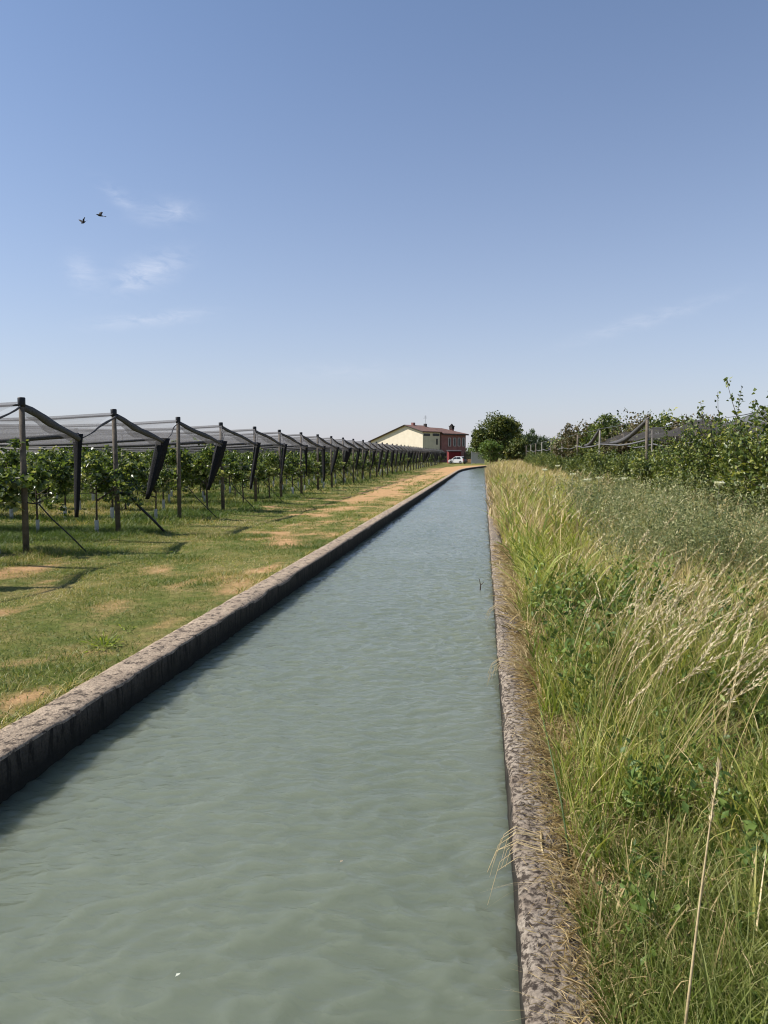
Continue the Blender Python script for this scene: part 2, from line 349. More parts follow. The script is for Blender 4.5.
# ------------------------------------------------------------------ ground, water, walls
def lines(*segs):
    out = []
    for a, b, s in segs: out += list(np.arange(a, b - 1e-6, s))
    return out
xl = lines((-2500, -400, 300), (-400, -60, 34), (-60, -16, 2.2), (-16, -3.2, .2)) + [-3.05, -2.93, -2.87]
xr = [.19, .26, .34] + lines((.45, 6, .2), (6, 20, 1.0), (20, 60, 5), (60, 400, 34), (400, 2501, 300))
xs = np.array(xl + [XL + .1, -1.3, XR - .1] + xr)
ys = np.array(lines((-1500, -200, 200), (-200, -10, 19), (-10, 0, 1), (0, 26, .2), (26, 80, .6), (80, 152, 1.5), (152, 400, 16), (400, 4001, 300)))
UX, UY = np.meshgrid(xs, ys)
fall = np.clip(1 - (np.abs(UX) - 60) / 340, 0, 1)
GX = UX + off(np.clip(UY, 0, 152)) * fall * (UY < 153) 
GZ = np.where(np.abs(UX) < 60, gz(UX + off(UY), UY), -.02)
canal = (UX > -2.9) & (UX < .23) & (UY < 152)
GZ = np.where(canal, -1.2, GZ)
nx, ny = len(xs), len(ys)
idx = np.arange(nx * ny).reshape(ny, nx)
Fq = np.stack([idx[:-1, :-1], idx[:-1, 1:], idx[1:, 1:], idx[1:, :-1]], -1).reshape(-1, 4)
GV = np.stack([GX, UY, GZ], -1).reshape(-1, 3)
DI = np.where(np.abs(UX) < 60, dirt(UX + off(UY), UY), 0).ravel()
BK = ((UX > 0) * np.exp(-np.clip(UY - 60, 0, 400) / 40) * sstep(14, 8, UX)).ravel()
g = link('ground', np_mesh('ground', GV, [Fq], M['ground'], {'dirt': DI, 'bank': BK}, smooth=True)); tag(g, kind='structure')

yw = np.array(lines((-12, 1, .25), (1, 14, .023), (14, 40, .055), (40, 118, .11), (118, 152, 1.0))); xw = np.linspace(XL - .1, XR + .1, 130)
WX, WY = np.meshgrid(xw, yw)
def ridged(x, y, o=3): return 1 - np.abs(2 * fbm(x, y, o) - 1)
cr, sr = math.cos(R(20)), math.sin(R(20))
wx = WX * cr + WY * sr + .25 * fbm(WX * 1.3, WY * 1.3 + 9, 2); wy = -WX * sr + WY * cr + .25 * fbm(WX * 1.3 + 40, WY * 1.3, 2)
WZ = .015 * (fbm(wx * .9, wy * 1.5, 2) - .5) + .0085 * (ridged(wx * 2.6, wy * 5.2, 2) ** 2.5 - .5) + (.0150 - .002 * sstep(8, 30, WY)) * (ridged(wx * 5.8 + 70, wy * 11.0, 2) ** 4 - .3) * (.25 + 1.5 * fbm(WX * .7, WY * .5 + 80, 3))
WZ = np.clip(WZ, -.05, .05); WZ[yw > 118] *= 0
wv = np.stack([WX + off(WY), WY, -.24 + WZ], -1).reshape(-1, 3)
idx = np.arange(len(wv)).reshape(len(yw), len(xw))
Fq = np.stack([idx[:-1, :-1], idx[:-1, 1:], idx[1:, 1:], idx[1:, :-1]], -1).reshape(-1, 4)
nw_ = len(wv); wv = np.concatenate([wv, wv * np.array([1, 1, 0]) - np.array([0, 0, 1.1])])      # the body of water down to the canal bed
rim = list(idx[0]) + list(idx[1:, -1]) + list(idx[-1, ::-1][1:]) + list(idx[::-1, 0][1:-1]); rim = np.array(rim)
sd_ = np.stack([rim, rim + nw_, np.roll(rim, -1) + nw_, np.roll(rim, -1)], -1)
Fq = np.concatenate([Fq, Fq[:, ::-1] + nw_, sd_])
w = link('water', np_mesh('water', wv, [Fq], M['water'], smooth=True)); tag(w, kind='structure')

def wall(name, side, m, label):
    yy = np.array(lines((-6, 26, .06), (26, 60, .2), (60, 150, .6)))
    if side < 0:
        prof = [(XL, -1.0), (XL, -.3), (XL, -.15), (XL, -.06), (XL + .0, .006), (XL - .008, .024), (XL - .075, .026), (XL - .13, .027), (XL - .19, .026), (XL - .25, .025), (XL - WL + .008, .022), (XL - WL, -.02), (XL - WL, -.4)]
    else:
        prof = [(XR, -1.0), (XR, -.3), (XR, -.15), (XR, -.06), (XR, -.012), (XR + .02, .018), (XR + .06, .026), (XR + .10, .027), (XR + .14, .026), (XR + .18, .024), (XR + WR - .015, .016), (XR + WR, -.02), (XR + WR, -.4)]
    V = []
    for i, (px, pz) in enumerate(prof):
        k = 1.0 if i >= 4 else (.6 if i >= 1 else 0)
        nxv = (fbm(yy * 3 + i * .35, np.full_like(yy, i * .7 + side * 20), 5) - .5) + .6 * (fbm(yy * 14 + i * 1.3, np.full_like(yy, i * 3.1 + side * 5), 3) - .5)
        nzv = (fbm(yy * 2.5 + 50 + i * .3, np.full_like(yy, i * .8 + side * 9), 5) - .5) + .7 * (fbm(yy * 16 + 7, np.full_like(yy, i * 2.3 + 80), 3) - .5)
        amp = (.015 if side < 0 else .05)
        x = px + nxv * amp * (1 if i in (3, 4, 5, 10, 11) else .5) * k + off(yy)
        z = pz + nzv * amp * (k if i >= 4 else 0)
        if i in (4, 5): z = z - np.clip(fbm(yy * 1.8 + 31, np.full_like(yy, 3.3 + side), 4) - .6, 0, 1) * .22
        V.append(np.stack([x, yy, z], -1))
    V = np.stack(V, 1); n = len(prof)
    idx = np.arange(len(yy) * n).reshape(len(yy), n)
    Fq = np.stack([idx[:-1, :-1], idx[:-1, 1:], idx[1:, 1:], idx[1:, :-1]], -1).reshape(-1, 4)
    if side < 0: Fq = Fq[:, ::-1]
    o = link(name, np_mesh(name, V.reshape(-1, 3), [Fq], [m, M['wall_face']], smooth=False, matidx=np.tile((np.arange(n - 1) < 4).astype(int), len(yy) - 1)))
    tag(o, label, 'canal wall', 'concrete walls of the canal')
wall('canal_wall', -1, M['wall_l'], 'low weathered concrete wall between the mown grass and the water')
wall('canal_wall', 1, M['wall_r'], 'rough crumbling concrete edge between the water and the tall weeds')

# ------------------------------------------------------------------ blades and leaves (vectorised)
def blades(B, H, Wd, az, lean, curl, seg=4, tint=None, wprof=None):
    """B (n,3) bases; H height; Wd width; az lean azimuth; lean = horizontal reach / height; curl>0 droops the tip"""
    n = len(B); t = np.linspace(0, 1, seg + 1)
    D = np.stack([np.cos(az), np.sin(az), np.zeros(n)], -1)
    fa = rng.uniform(0, np.pi, n); S = np.stack([np.cos(fa), np.sin(fa), np.zeros(n)], -1)
    tt = t[None, :]
    hor = (lean[:, None] * (tt ** 1.7)) * H[:, None]
    ver = (tt - curl[:, None] * tt ** 3 * .55) * H[:, None] / np.sqrt(1 + (lean[:, None] * .7) ** 2)
    C = B[:, None, :] + D[:, None, :] * hor[..., None]
    C[..., 2] += ver
    wp = (1 - t ** 2.2) * .96 + .04 if wprof is None else wprof(t)
    hw = .5 * Wd[:, None] * wp[None, :]
    V = np.stack([C - S[:, None, :] * hw[..., None], C + S[:, None, :] * hw[..., None]], 2)   # n,seg+1,2,3
    base = (np.arange(n) * (seg + 1) * 2)[:, None]
    i = np.arange(seg)[None, :] * 2
    Fq = np.stack([base + i, base + i + 1, base + i + 3, base + i + 2], -1).reshape(-1, 4)
    ti = np.repeat(rng.random(n) if tint is None else tint, (seg + 1) * 2)
    al = np.tile(np.repeat(t, 2), n)
    return V.reshape(-1, 3), Fq, ti, al, C
def leaves(P, D, N, Ln, Wd, tint=None):
    n = len(P)
    D = D / np.linalg.norm(D, axis=1, keepdims=True)
    S = np.cross(D, N); S /= (np.linalg.norm(S, axis=1, keepdims=True) + 1e-9); N2 = np.cross(S, D)
    L1 = Ln[:, None]; W1 = Wd[:, None]
    V = np.stack([P, P + D * L1 * .45 + S * W1 * .5 + N2 * W1 * .12, P + D * L1 - N2 * L1 * .12, P + D * L1 * .45 - S * W1 * .5 + N2 * W1 * .12], 1)
    b = (np.arange(n) * 4)[:, None]
    Ft = np.concatenate([b + np.array([[0, 1, 2]]), b + np.array([[0, 2, 3]])], 0)
    return V.reshape(-1, 3), Ft, np.repeat(rng.random(n) if tint is None else tint, 4)
class Acc:
    def __init__(s): s.V = []; s.F = []; s.T = []; s.A = []; s.MI = []; s.n = 0
    def add(s, V, Fx, T, A=None, mi=0):
        s.V.append(V); s.F.append(Fx + s.n); s.T.append(T); s.A.append(A if A is not None else np.zeros(len(V))); s.MI.append(np.full(len(Fx), mi)); s.n += len(V)
    def mesh(s, name, mats, smooth=False):
        # keep face order = list order (tris and quads may mix)
        return np_mesh(name, np.concatenate(s.V), s.F, mats, {'tint': np.clip(np.concatenate(s.T), 0, 1), 'along': np.concatenate(s.A)}, smooth, np.concatenate(s.MI))
def rdir(n, up=0.0):
    v = rng.normal(size=(n, 3)); v[:, 2] += up; return v / np.linalg.norm(v, axis=1, keepdims=True)
def ground_pts(x, y): return np.stack([x, y, gz(x, y) - .01], -1)
def in_view(x, y, m=1.15):
    d = -SY * x + CY * y; r = CY * x + SY * y
    return (d > .1) & (np.abs(r) < d * .541 * m + 2.0)
# ------------------------------------------------------------------ mown grass on the left
acc = Acc()
def lawn(n, y0, y1, x0, x1, h, wd, bare=.55, tall=None, lush=0.0):
    x = rng.uniform(x0, x1, n); y = rng.uniform(y0, y1, n); x = x + off(y)
    k = in_view(x, y); x, y = x[k], y[k]
    dm = dirt(x, y); cl = fbm(x * 1.3 + 60, y * 1.3, 4); u = x - off(y)
    k = (rng.random(len(x)) > dm * 1.15 - .1) & (rng.random(len(x)) < .35 + 1.1 * sstep(.3, .6, cl)); x, y, dm, cl, u = x[k], y[k], dm[k], cl[k], u[k]
    big = sstep(.5, .72, fbm(x * .8 + 7, y * .8 + 3, 4))
    # unmown strips below the trellis rows
    strip = sstep(-6.8, -8.0, u) * (.35 + .65 * np.exp(-((((y - ROW0 + ROWS / 2) % ROWS) - ROWS / 2) / .8) ** 2))
    H = h * rng.uniform(.5, 1.3, len(x)) * (1 + .9 * big + 3.2 * strip * sstep(.3, .6, cl))
    dry = fbm(x * .5 + 20, y * .35 + 11, 4)
    ti = np.clip(rng.normal(.385, .25, len(x)) + (dry - .5) * 2.0 + dm * .6 - .34 * strip - .15 * big - lush, 0, 1)
    V, Fq, T, A, _ = blades(ground_pts(x, y), H, wd * rng.uniform(.6, 1.4, len(x)), rng.uniform(0, 6.28, len(x)), rng.uniform(.2, 1.6, len(x)), rng.uniform(0, .8, len(x)), 2, ti)
    acc.add(V, Fq, T, A)
lawn(120000, 2.5, 9, -11, -3.1, .042, .006)
lawn(150000, 9, 17, -15, -3.1, .052, .008)
lawn(110000, 17, 32, -24, -3.1, .065, .015)
lawn(50000, 32, 75, -34, -3.1, .09, .035)
for i in range(1):      # ragged taller tufts against the canal wall
    n = 9000; y = rng.uniform(2.5, 60, n) ** 1.0; x = -3.11 - np.abs(rng.normal(0, .07, n)) + off(y); k = fbm(y * 1.1, y * 0 + 4, 4) > .47; x, y = x[k], y[k]
    V, Fq, T, A, _ = blades(ground_pts(x, y), rng.uniform(.05, .16, len(x)), .006 + .0004 * y, rng.normal(0, 1.2, len(x)), rng.uniform(.2, 1.4, len(x)), rng.uniform(0, 1, len(x)), 3, np.clip(rng.normal(.55, .3, len(x)), 0, 1)); acc.add(V, Fq, T, A)
o = link('mown_grass', acc.mesh('mown_grass', M['lawn'])); tag(o, 'short patchy grass with dry tufts on the track beside the canal', 'grass', kind='stuff')

# broad-leaf weeds dotting the mown grass (real small plants)
acc = Acc()
for i in range(70):
    y = rng.uniform(5, 26); x = rng.uniform(-10, -3.3)
    if i == 0: x, y = W(98, 6.6)
    m = 22 if i else 70; s = rng.uniform(.5, 1) if i else 1.3
    P = np.tile(np.array([[x, y, float(gz(x, y))]]), (m, 1)); D = rdir(m, .5); D[:, 2] = np.abs(D[:, 2]) * .8
    P = P + D * rng.uniform(0, .13, (m, 1)) * s
    V, Fx, T = leaves(P, D, rdir(m, 1.5), rng.uniform(.03, .07, m) * s, rng.uniform(.008, .02, m) * s, rng.uniform(.1, .8, m))
    acc.add(V, Fx, T)
o = link('lawn_weeds', acc.mesh('lawn_weeds', M['reed'])); tag(o, 'low leafy weeds scattered through the mown grass', 'weeds', kind='stuff')

# ------------------------------------------------------------------ right bank vegetation
WIND = 0.15
def scatter(n, dfun, x0, x1, y0, y1, dens=None):
    x = rng.uniform(x0, x1, n); y = rng.uniform(y0, y1, n); x = x + off(y)
    k = in_view(x, y)
    if dens is not None: k &= rng.random(n) < dens(x - off(y), y)
    return x[k], y[k]
acc = Acc()
def tallgrass(n, x0, x1, y0, y1, h, wd, tmean, tsd, seg=4, dens=None, lean=(.15, .7), curl=(0, .9), a=None, azsd=1.3):
    a = a or acc
    x, y = scatter(n, None, x0, x1, y0, y1, dens); m = len(x)
    c = fbm(x * 1.4 + 5, y * 1.1, 4); edge = .55 + .45 * sstep(.35, .75, x - off(y))
    H = h * rng.uniform(.45, 1.15, m) * (.65 + .8 * c) * edge
    dryn = fbm(x * .9 + 33, y * .8 + 2, 4)
    ti = np.clip(rng.normal(tmean, tsd, m) + (dryn - .5) * 1.6, 0, 1)
    V, Fq, T, A, C = blades(ground_pts(x, y), H, wd * rng.uniform(.55, 1.9, m) ** 1.2, rng.normal(WIND, azsd, m), rng.uniform(*lean, m), rng.uniform(*curl, m), seg, ti)
    a.add(V, Fq, T, A)
def clump(s=1.2, th=.42, ox=0):
    return lambda x, y: sstep(th - .12, th + .12, fbm(x * s + ox, y * s + ox * .7, 4))
# nearest metres: fine green grass, open brown gaps
tallgrass(7500, .38, 1.1, 1.7, 3.1, .40, .0036, .08, .14, 4, clump(2.4, .40, 3), azsd=2.2)
tallgrass(6500, .9, 3.4, 1.6, 3.4, .44, .0055, .30, .32, 5, clump(2.2, .50, 8), azsd=2.5, curl=(.1, 1.3))
tallgrass(10500, .42, 2.9, 2.9, 5.2, .74, .0056, .34, .30, 6, clump(2.1, .44, 1), azsd=2.2, curl=(.1, 1.3))
tallgrass(15000, .43, 4.4, 4.6, 8.5, .74, .0075, .38, .26, 5, clump(1.3, .40, 5), azsd=1.9, curl=(.1, 1.2))
tallgrass(11000, .5, 5.5, 8, 14, .66, .011, .50, .28, 4, clump(1.0, .36, 9), azsd=1.9)
tallgrass(10000, .4, 8, 14, 28, .80, .020, .58, .26, 3, clump(.7, .30, 2), azsd=1.9)
tallgrass(14000, .4, 12, 28, 60, .9, .026, .60, .24, 3, azsd=2)
tallgrass(16000, .4, 16, 60, 128, 1.0, .05, .74, .2, 3, azsd=2)
o = link('tall_grass', acc.mesh('tall_grass', M['grass'])); tag(o, 'uncut green and yellowing grass on the bank right of the water', 'grass', kind='stuff')

acc = Acc()
def forbs():
    weedplants(60, .6, 3.2, 2.6, 5.0, .50, .055, 70, None, .5, .45); weedplants(80, .6, 4.0, 5.0, 8.5, .68, .07, 70, None, .55, .42); weedplants(46, .55, 2.4, 1.8, 3.0, .26, .045, 60, None, .5, .45)
acc = Acc()   # straw: dead litter, dry clumps
def litter(n, x0, x1, y0, y1, ln, wd, tm=.4):
    x, y = scatter(n, None, x0, x1, y0, y1); m = len(x); P = ground_pts(x, y)
    u = x - off(y); P[:, 2] = np.where(u < .38, .035 + rng.uniform(0, .02, m), P[:, 2] + rng.uniform(0, .07, m))
    D = rdir(m); D[:, 2] = np.abs(D[:, 2]) * .28
    V, Fx, T = leaves(P, D, rdir(m, 2), ln * rng.uniform(.5, 1.5, m), wd * rng.uniform(.6, 1.4, m), np.clip(rng.normal(tm, .3, m), 0, 1)); acc.add(V, Fx, T)
litter(5200, .30, .52, 1.7, 7, .075, .0022, .5)
litter(700, .20, .34, 1.7, 7, .05, .002, .5)
litter(11000, .40, 3.6, 1.5, 5.5, .12, .0032, .5)
litter(5000, .38, 4, 5, 10, .2, .008)
litter(900, .26, .5, 7, 14, .14, .009)
tallgrass(2600, .40, .75, 2.2, 8, .26, .0045, .45, .3, 4, lean=(.5, 1.8), a=acc, azsd=2.5)
tallgrass(2500, .42, 3.0, 2.2, 6, .45, .005, .4, .3, 4, clump(1.3, .5, 14), a=acc)
tallgrass(4600, 1.7, 4.8, 5.6, 9.5, .68, .008, .5, .28, 4, clump(.9, .38, 21), a=acc, azsd=2)
tallgrass(5200, .40, 3.6, 2.2, 5.2, .46, .0048, .42, .3, 6, clump(1.8, .46, 30), a=acc, azsd=2.6, curl=(.4, 1.6), lean=(.2, 1.0))
tallgrass(6500, .42, 4.6, 5, 10, .62, .007, .45, .3, 5, clump(1.3, .44, 17), a=acc, azsd=2.4, curl=(.3, 1.5))
tallgrass(3500, .8, 6, 9, 16, .95, .010, .45, .3, 4, clump(1.1, .5, 26), a=acc, azsd=2)
tallgrass(5000, .5, 5, 14, 40, .9, .02, .5, .3, 3, clump(.8, .5, 6), a=acc)
tallgrass(11000, .42, 9, 45, 128, 1.05, .035, .5, .28, 3, a=acc, azsd=2)
tallgrass(4200, .2, 1.2, 18, 128, .9, .026, .55, .25, 3, a=acc, azsd=2)
for (n_, y0_, y1_, w_) in ((700, 1.8, 5, .0026), (900, 5, 12, .004), (900, 12, 22, .008)):      # dry tufts falling over the canal edge
    y = rng.uniform(y0_, y1_, n_); k = fbm(y * 1.6, y * 0 + 12, 4) > .47; y = y[k]; m = len(y); x = rng.uniform(.33, .46, m)
    P = np.stack([x, y, np.full(m, .0)], -1); V, Fq, T, A, C = blades(P, rng.uniform(.14, .36, m), np.full(m, w_), rng.normal(math.pi, .9, m), rng.uniform(.5, 1.6, m), rng.uniform(.3, 1.5, m), 5, np.clip(rng.normal(.5, .3, m), 0, 1)); acc.add(V, Fq, T, A)
o = link('straw_grass', acc.mesh('straw_grass', M['straw'])); tag(o, 'dead straw-coloured grass lying and standing between the green blades', 'dry grass', kind='stuff')

acc = Acc()   # seed-head grasses bending in the wind
def seedheads(x, y, h, wd, hl=.24, ti=None):
    x = np.maximum(x, .55 + .12 * rng.random(len(x))); m = len(x); H = h * rng.uniform(.8, 1.12, m)
    az = rng.normal(WIND, .5, m); lean = rng.uniform(.22, .62, m); curl = rng.uniform(.05, .45, m)
    V, Fq, T, A, C = blades(ground_pts(x, y), H, np.full(m, wd), az, lean, curl, 8, np.clip(rng.normal(.35, .2, m), 0, 1), lambda t: 1 - .5 * t)
    acc.add(V, Fq, T, A, 1)
    # spikelets over the top part
    ns = 46
    tq = 1 - hl * rng.random((m, ns)); f = tq * 8; i0 = np.clip(f.astype(int), 0, 7); fr = f - i0; r_ = np.arange(m)[:, None]
    P = C[r_, i0] * (1 - fr[..., None]) + C[r_, i0 + 1] * fr[..., None]
    tan = C[r_, i0 + 1] - C[r_, i0]; tan /= np.linalg.norm(tan, axis=2, keepdims=True)
    D = (tan * 1.0 + rng.normal(size=(m, ns, 3)) * .24).reshape(-1, 3)
    V, Fx, T = leaves(P.reshape(-1, 3), D, rdir(m * ns), rng.uniform(2.0, 4.4, m * ns) * wd * 1.5, rng.uniform(.8, 1.4, m * ns) * wd * 1.15, np.clip(rng.normal(.5, .25, m * ns), 0, 1))
    acc.add(V, Fx, T, None, 0)
x = rng.normal(.92, .30, 80); y = rng.uniform(3.3, 5.2, 80); seedheads(x, y, 1.12, .0048, .24)
x = rng.uniform(.6, 1.6, 45); y = rng.uniform(3.4, 7, 45); seedheads(x, y, 1.0, .0046)
x = rng.uniform(1.4, 3.4, 34); y = rng.uniform(4.5, 8.0, 34); seedheads(x, y, 1.0, .006)
x = rng.uniform(.6, 5, 45); y = rng.uniform(8, 16, 45); seedheads(x, y, 1.0, .009)
x = rng.uniform(.5, 6, 110); y = rng.uniform(15, 40, 110); seedheads(x, y, 1.1, .010)
o = link('seeding_grass', acc.mesh('seeding_grass', [M['seed'], M['straw']])); tag(o, 'tall pale grass with feathery seed heads bending to the right', 'seeding grass', kind='stuff')

acc = Acc()   # bright broad-bladed grass on the bank
def reed(n, x0, x1, y0, y1, h, wd, dens=None):
    x, y = scatter(n, None, x0, x1, y0, y1, dens); m = len(x)
    for rep in range(4):
        Bp = ground_pts(x + rng.normal(0, .02, m), y + rng.normal(0, .02, m)); Bp[:, 2] += rng.uniform(0, .35, m) * h
        V, Fq, T, A, C = blades(Bp, h * rng.uniform(.4, .8, m), wd * rng.uniform(.7, 1.3, m), rng.uniform(0, 6.28, m), rng.uniform(.3, 1.0, m), rng.uniform(.2, 1.1, m), 5, None,
                                lambda t: np.clip(np.sin(np.pi * (.12 + .88 * t)), .03, 1)); acc.add(V, Fq, T, A)
reed(190, .5, 1.5, 7.8, 12.5, .9, .018, clump(1.6, .48, 4))
reed(230, .5, 2.0, 12, 22, .95, .026, clump(1.1, .48, 12))
reed(300, .5, 3.0, 22, 45, 1.0, .05, clump(.6, .48, 15))
reed(60, .7, 2.2, 3.2, 6.0, .5, .012)
o = link('reed_grass', acc.mesh('reed_grass', M['reed'])); tag(o, 'bright lime green broad-bladed grass along the right canal edge', 'reed grass', kind='stuff')

acc = Acc()   # grey-green bushy weeds
def weedplants(n, x0, x1, y0, y1, h, lf, per, dens=None, tm=.45, wr=.28):
    x, y = scatter(n, None, x0, x1, y0, y1, dens); m = len(x); H = h * rng.uniform(.65, 1.1, m)
    for k in range(5):      # stems
        az = rng.uniform(0, 6.28, m)
        V, Fq, T, A, C = blades(ground_pts(x + rng.normal(0, .05, m), y + rng.normal(0, .05, m)), H * rng.uniform(.7, 1.05, m), np.full(m, lf * .12), az, rng.uniform(.05, .5, m), np.zeros(m), 5, np.full(m, .4))
        acc.add(V, Fq, T, A)
        q = per // 5; tq = rng.random((m, q)) ** .7; f = tq * 5; i0 = np.clip(f.astype(int), 0, 4); fr = f - i0; r_ = np.arange(m)[:, None]
        P = C[r_, i0] * (1 - fr[..., None]) + C[r_, i0 + 1] * fr[..., None]
        P = P + rng.normal(size=P.shape) * (.055 * h) * (1.15 - tq)[..., None]
        mm = m * q; D = rdir(mm, .5); pt = np.repeat(fbm(x * 2.1 + 4, y * 2.1, 3) - .5, q) * 1.1
        V, Fx, T = leaves(P.reshape(-1, 3), D, rdir(mm, 1), lf * rng.uniform(.5, 1.2, mm), lf * wr * rng.uniform(.6, 1.3, mm), np.clip(rng.normal(tm, .26, mm) + pt, 0, 1)); acc.add(V, Fx, T)
weedplants(210, 1.45, 5.2, 8.2, 11.5, 1.32, .05, 170, clump(.9, .45, 7))
weedplants(300, 1.9, 7.5, 11, 17, 1.45, .06, 150, clump(.8, .43, 3))
weedplants(140, 1.4, 4.5, 15, 28, 1.15, .09, 90, clump(.5, .45, 8))
weedplants(60, 2.6, 4.2, 6.2, 8.2, .8, .045, 110, clump(.9, .42, 4), .3)
o = link('bushy_weeds', acc.mesh('bushy_weeds', M['weed'])); tag(o, 'grey green bushy weeds massed in front of the right fruit trees', 'weeds', kind='stuff')

# broad green weeds low in the near corner
acc = Acc()
for i in range(46):
    y = rng.uniform(1.9, 4.2); x = rng.uniform(.75, 2.3); m = 18
    P = np.tile(np.array([[x, y, float(gz(x, y))]]), (m, 1)); D = rdir(m, .9); D[:, 2] = np.abs(D[:, 2]); P = P + D * rng.uniform(.02, .2, (m, 1))
    V, Fx, T = leaves(P, D, rdir(m, 1.2), rng.uniform(.03, .075, m), rng.uniform(.012, .028, m), rng.uniform(.2, 1, m)); acc.add(V, Fx, T)
forbs()
o = link('low_weeds', acc.mesh('low_weeds', M['leaf_bush'])); tag(o, 'broad-leaved green weeds scattered through the near bank grass', 'weeds', kind='stuff')

# single plants one can point at
def umbel(px, d, h, s, label):
    x, y = W(px, d); z0 = float(gz(x, y))
    e = empty('wild_carrot', (x, y, z0)); tag(e, label, 'flower', 'white umbel flowers on the bank')
    MB().tube([(0, 0, -.02), (.02, .01, h * .5), (.05, .0, h)], [.008, .006, .004], 5).build('stem', M['post_grey'], e)
    a = Acc(); n = 130; rr = np.sqrt(rng.random(n)) * s; an = rng.uniform(0, 6.28, n)
    P = np.stack([.05 + rr * np.cos(an), rr * np.sin(an), h + .03 + .35 * rr + rng.normal(0, .008, n)], -1)
    V, Fx, T = leaves(P, rdir(n), rdir(n, 4), np.full(n, .03), np.full(n, .028)); a.add(V, Fx, T)
    for k in range(14):
        aa = k / 14 * 6.28; MBp = np.array([[.05, 0, h - .02]]); D = np.array([[math.cos(aa) * s, math.sin(aa) * s, .06 + .3 * s]])
        V, Fx, T = leaves(MBp, D, np.array([[0, 0, 1.]]), np.array([np.linalg.norm(D)]), np.array([.006])); a.add(V, Fx, T)
    link('flower_head', a.mesh('flower_head', M['umbel']), e)
for px, d, h, s, lb in ((585, 17, 1.08, 0.099, 'white flat flower head of wild carrot, largest above the grey weeds'), (597, 19, 1.08, 0.093, 'white wild carrot head just right of the largest one'),
                        (571, 21, 1.1, 0.081, 'small white wild carrot head left of the largest one'), (543, 24, 1.15, 0.093, 'white wild carrot head nearest the canal among yellow grass'),
                        (622, 16, 1.15, 0.074, 'small white wild carrot head below the tall right-hand post'), (716, 11, 1.22, 0.062, 'lone white flower head before the dark fruit trees at right'),
                        (556, 30, 1.2, 0.105, 'faint white wild carrot head farthest along the bank')):
    umbel(px, d, h, s, lb)
def stalk(name, pts, r0, label, cat, group=None, head=True, mat='stalkmat'):
    e = empty(name, pts[0]); tag(e, label, cat, group); o = Vector(pts[0]); p = [Vector(q) - o for q in pts]
    n = len(p); me = MB().tube(p, [r0 * (1 - .6 * i / (n - 1)) for i in range(n)], 6).mesh('stem', M[mat], True); link('stem', me, e)
    if head:
        m = 90; t = rng.random(m); a_, b_ = np.array(p[-2]), np.array(p[-1]); P = a_ + (b_ - a_) * t[:, None]
        D = np.tile((b_ - a_) / np.linalg.norm(b_ - a_), (m, 1)) + rng.normal(size=(m, 3)) * .28; a = Acc()
        V, Fx, T = leaves(P, D, rdir(m), rng.uniform(.014, .028, m), rng.uniform(.003, .007, m)); a.add(V, Fx, T); link('seed_head', a.mesh('seed_head', M['seed' if mat == 'stalkmat' else 'reed']), e)
M['greenstem'] = simple('green_stem', (.10, .14, .05), (.06, .09, .03), 20, .7, bump=.2)
M['stalkmat'] = simple('stalk_straw', (.50, .40, .22), (.36, .28, .15), 20, .7, bump=.2)
def PW(px, py, d):      # point in space from picture position at a known depth
    cp, sp = math.cos(R(PITCH)), math.sin(R(PITCH)); v = -(py - 512) / F
    dz = d * (v * cp - sp) / (cp + v * sp); zc = d * cp - dz * sp; r = (px - 384) / F * zc
    return (-SY * d + CY * r, CY * d + SY * r, CAMZ + dz)
stalk('grass_stalk', [PW(681, 1060, 1.75), PW(690, 985, 1.78), PW(700, 900, 1.81), PW(710, 825, 1.85), PW(719, 765, 1.9)], .0042, 'tall bare straw-coloured grass stalk standing alone in the near right corner', 'stalk')
stalk('grass_stalk', [(.40, 3.05, .0), (.37, 3.2, .22), (.33, 3.45, .40), (.30, 3.7, .52)], .005, 'dark green seeding stalk leaning over the right canal edge', 'stalk', mat='greenstem')
tw = MB().tube([(0, 0, -.12), (.01, .02, .03), (-.01, .03, .13)], [.012, .010, .004], 6).tube([(.01, .02, .03), (.06, .02, .09)], [.007, .003], 5)
x, y = W(481, 10.6); o = tw.build('twig', M['bark'], loc=(x, y, -.2)); tag(o, 'dark broken twig sticking up out of the water by the right edge', 'twig')
# dry wisps hanging over the edge into the water
k = 0
for y0, nb, lb in ((6.0, 8, 'pale dry grass wisp hanging over the right edge, middle of three'), (3.15, 10, 'pale dry grass wisp hanging over the right edge, nearest of three'), (8.3, 6, 'brown twiggy wisp hanging over the right edge, farthest of three')):
    mb = MB(); mb.tube([(.10, -.16, .025), (.09, 0, .035), (.10, .16, .025)], [.003, .005, .003], 5)
    for i in range(nb):
        a = rng.uniform(-.5, .5); l = rng.uniform(.05, .16); dy = rng.uniform(-.12, .12)
        mb.tube([(.095, dy, .03), (-.02, dy + a * .05, .05), (-.02 - l * .6, dy + a * l * .7, .02 - l * .2), (-.03 - l * .8, dy + a * l, -.05 - l * rng.uniform(.4, .9))], [.0018, .0016, .0012, .0007], 4)
    o = mb.build('dry_wisp', M['stalkmat'], loc=(XR + .03, y0, .0)); tag(o, lb, 'dry grass', 'dry wisps over the canal edge')
for px, d, lb in ((338, 3.4, 'small brown leaf floating on the near water'), (163, 2.62, 'white fleck floating at the bottom of the picture')):
    x, y = W(px, d); a = Acc(); V, Fx, T = leaves(np.array([[x, y, -.232]]), np.array([[.4, 1., .0]]), np.array([[0, 0, 1.]]), np.array([.028]), np.array([.014])); a.add(V, Fx, T + (1 if 'pale' in lb or 'white' in lb else 0))
    o = link('floating_leaf', a.mesh('floating_leaf', M['umbel'] if 'fleck' in lb else M['dry'])); tag(o, lb, 'leaf')

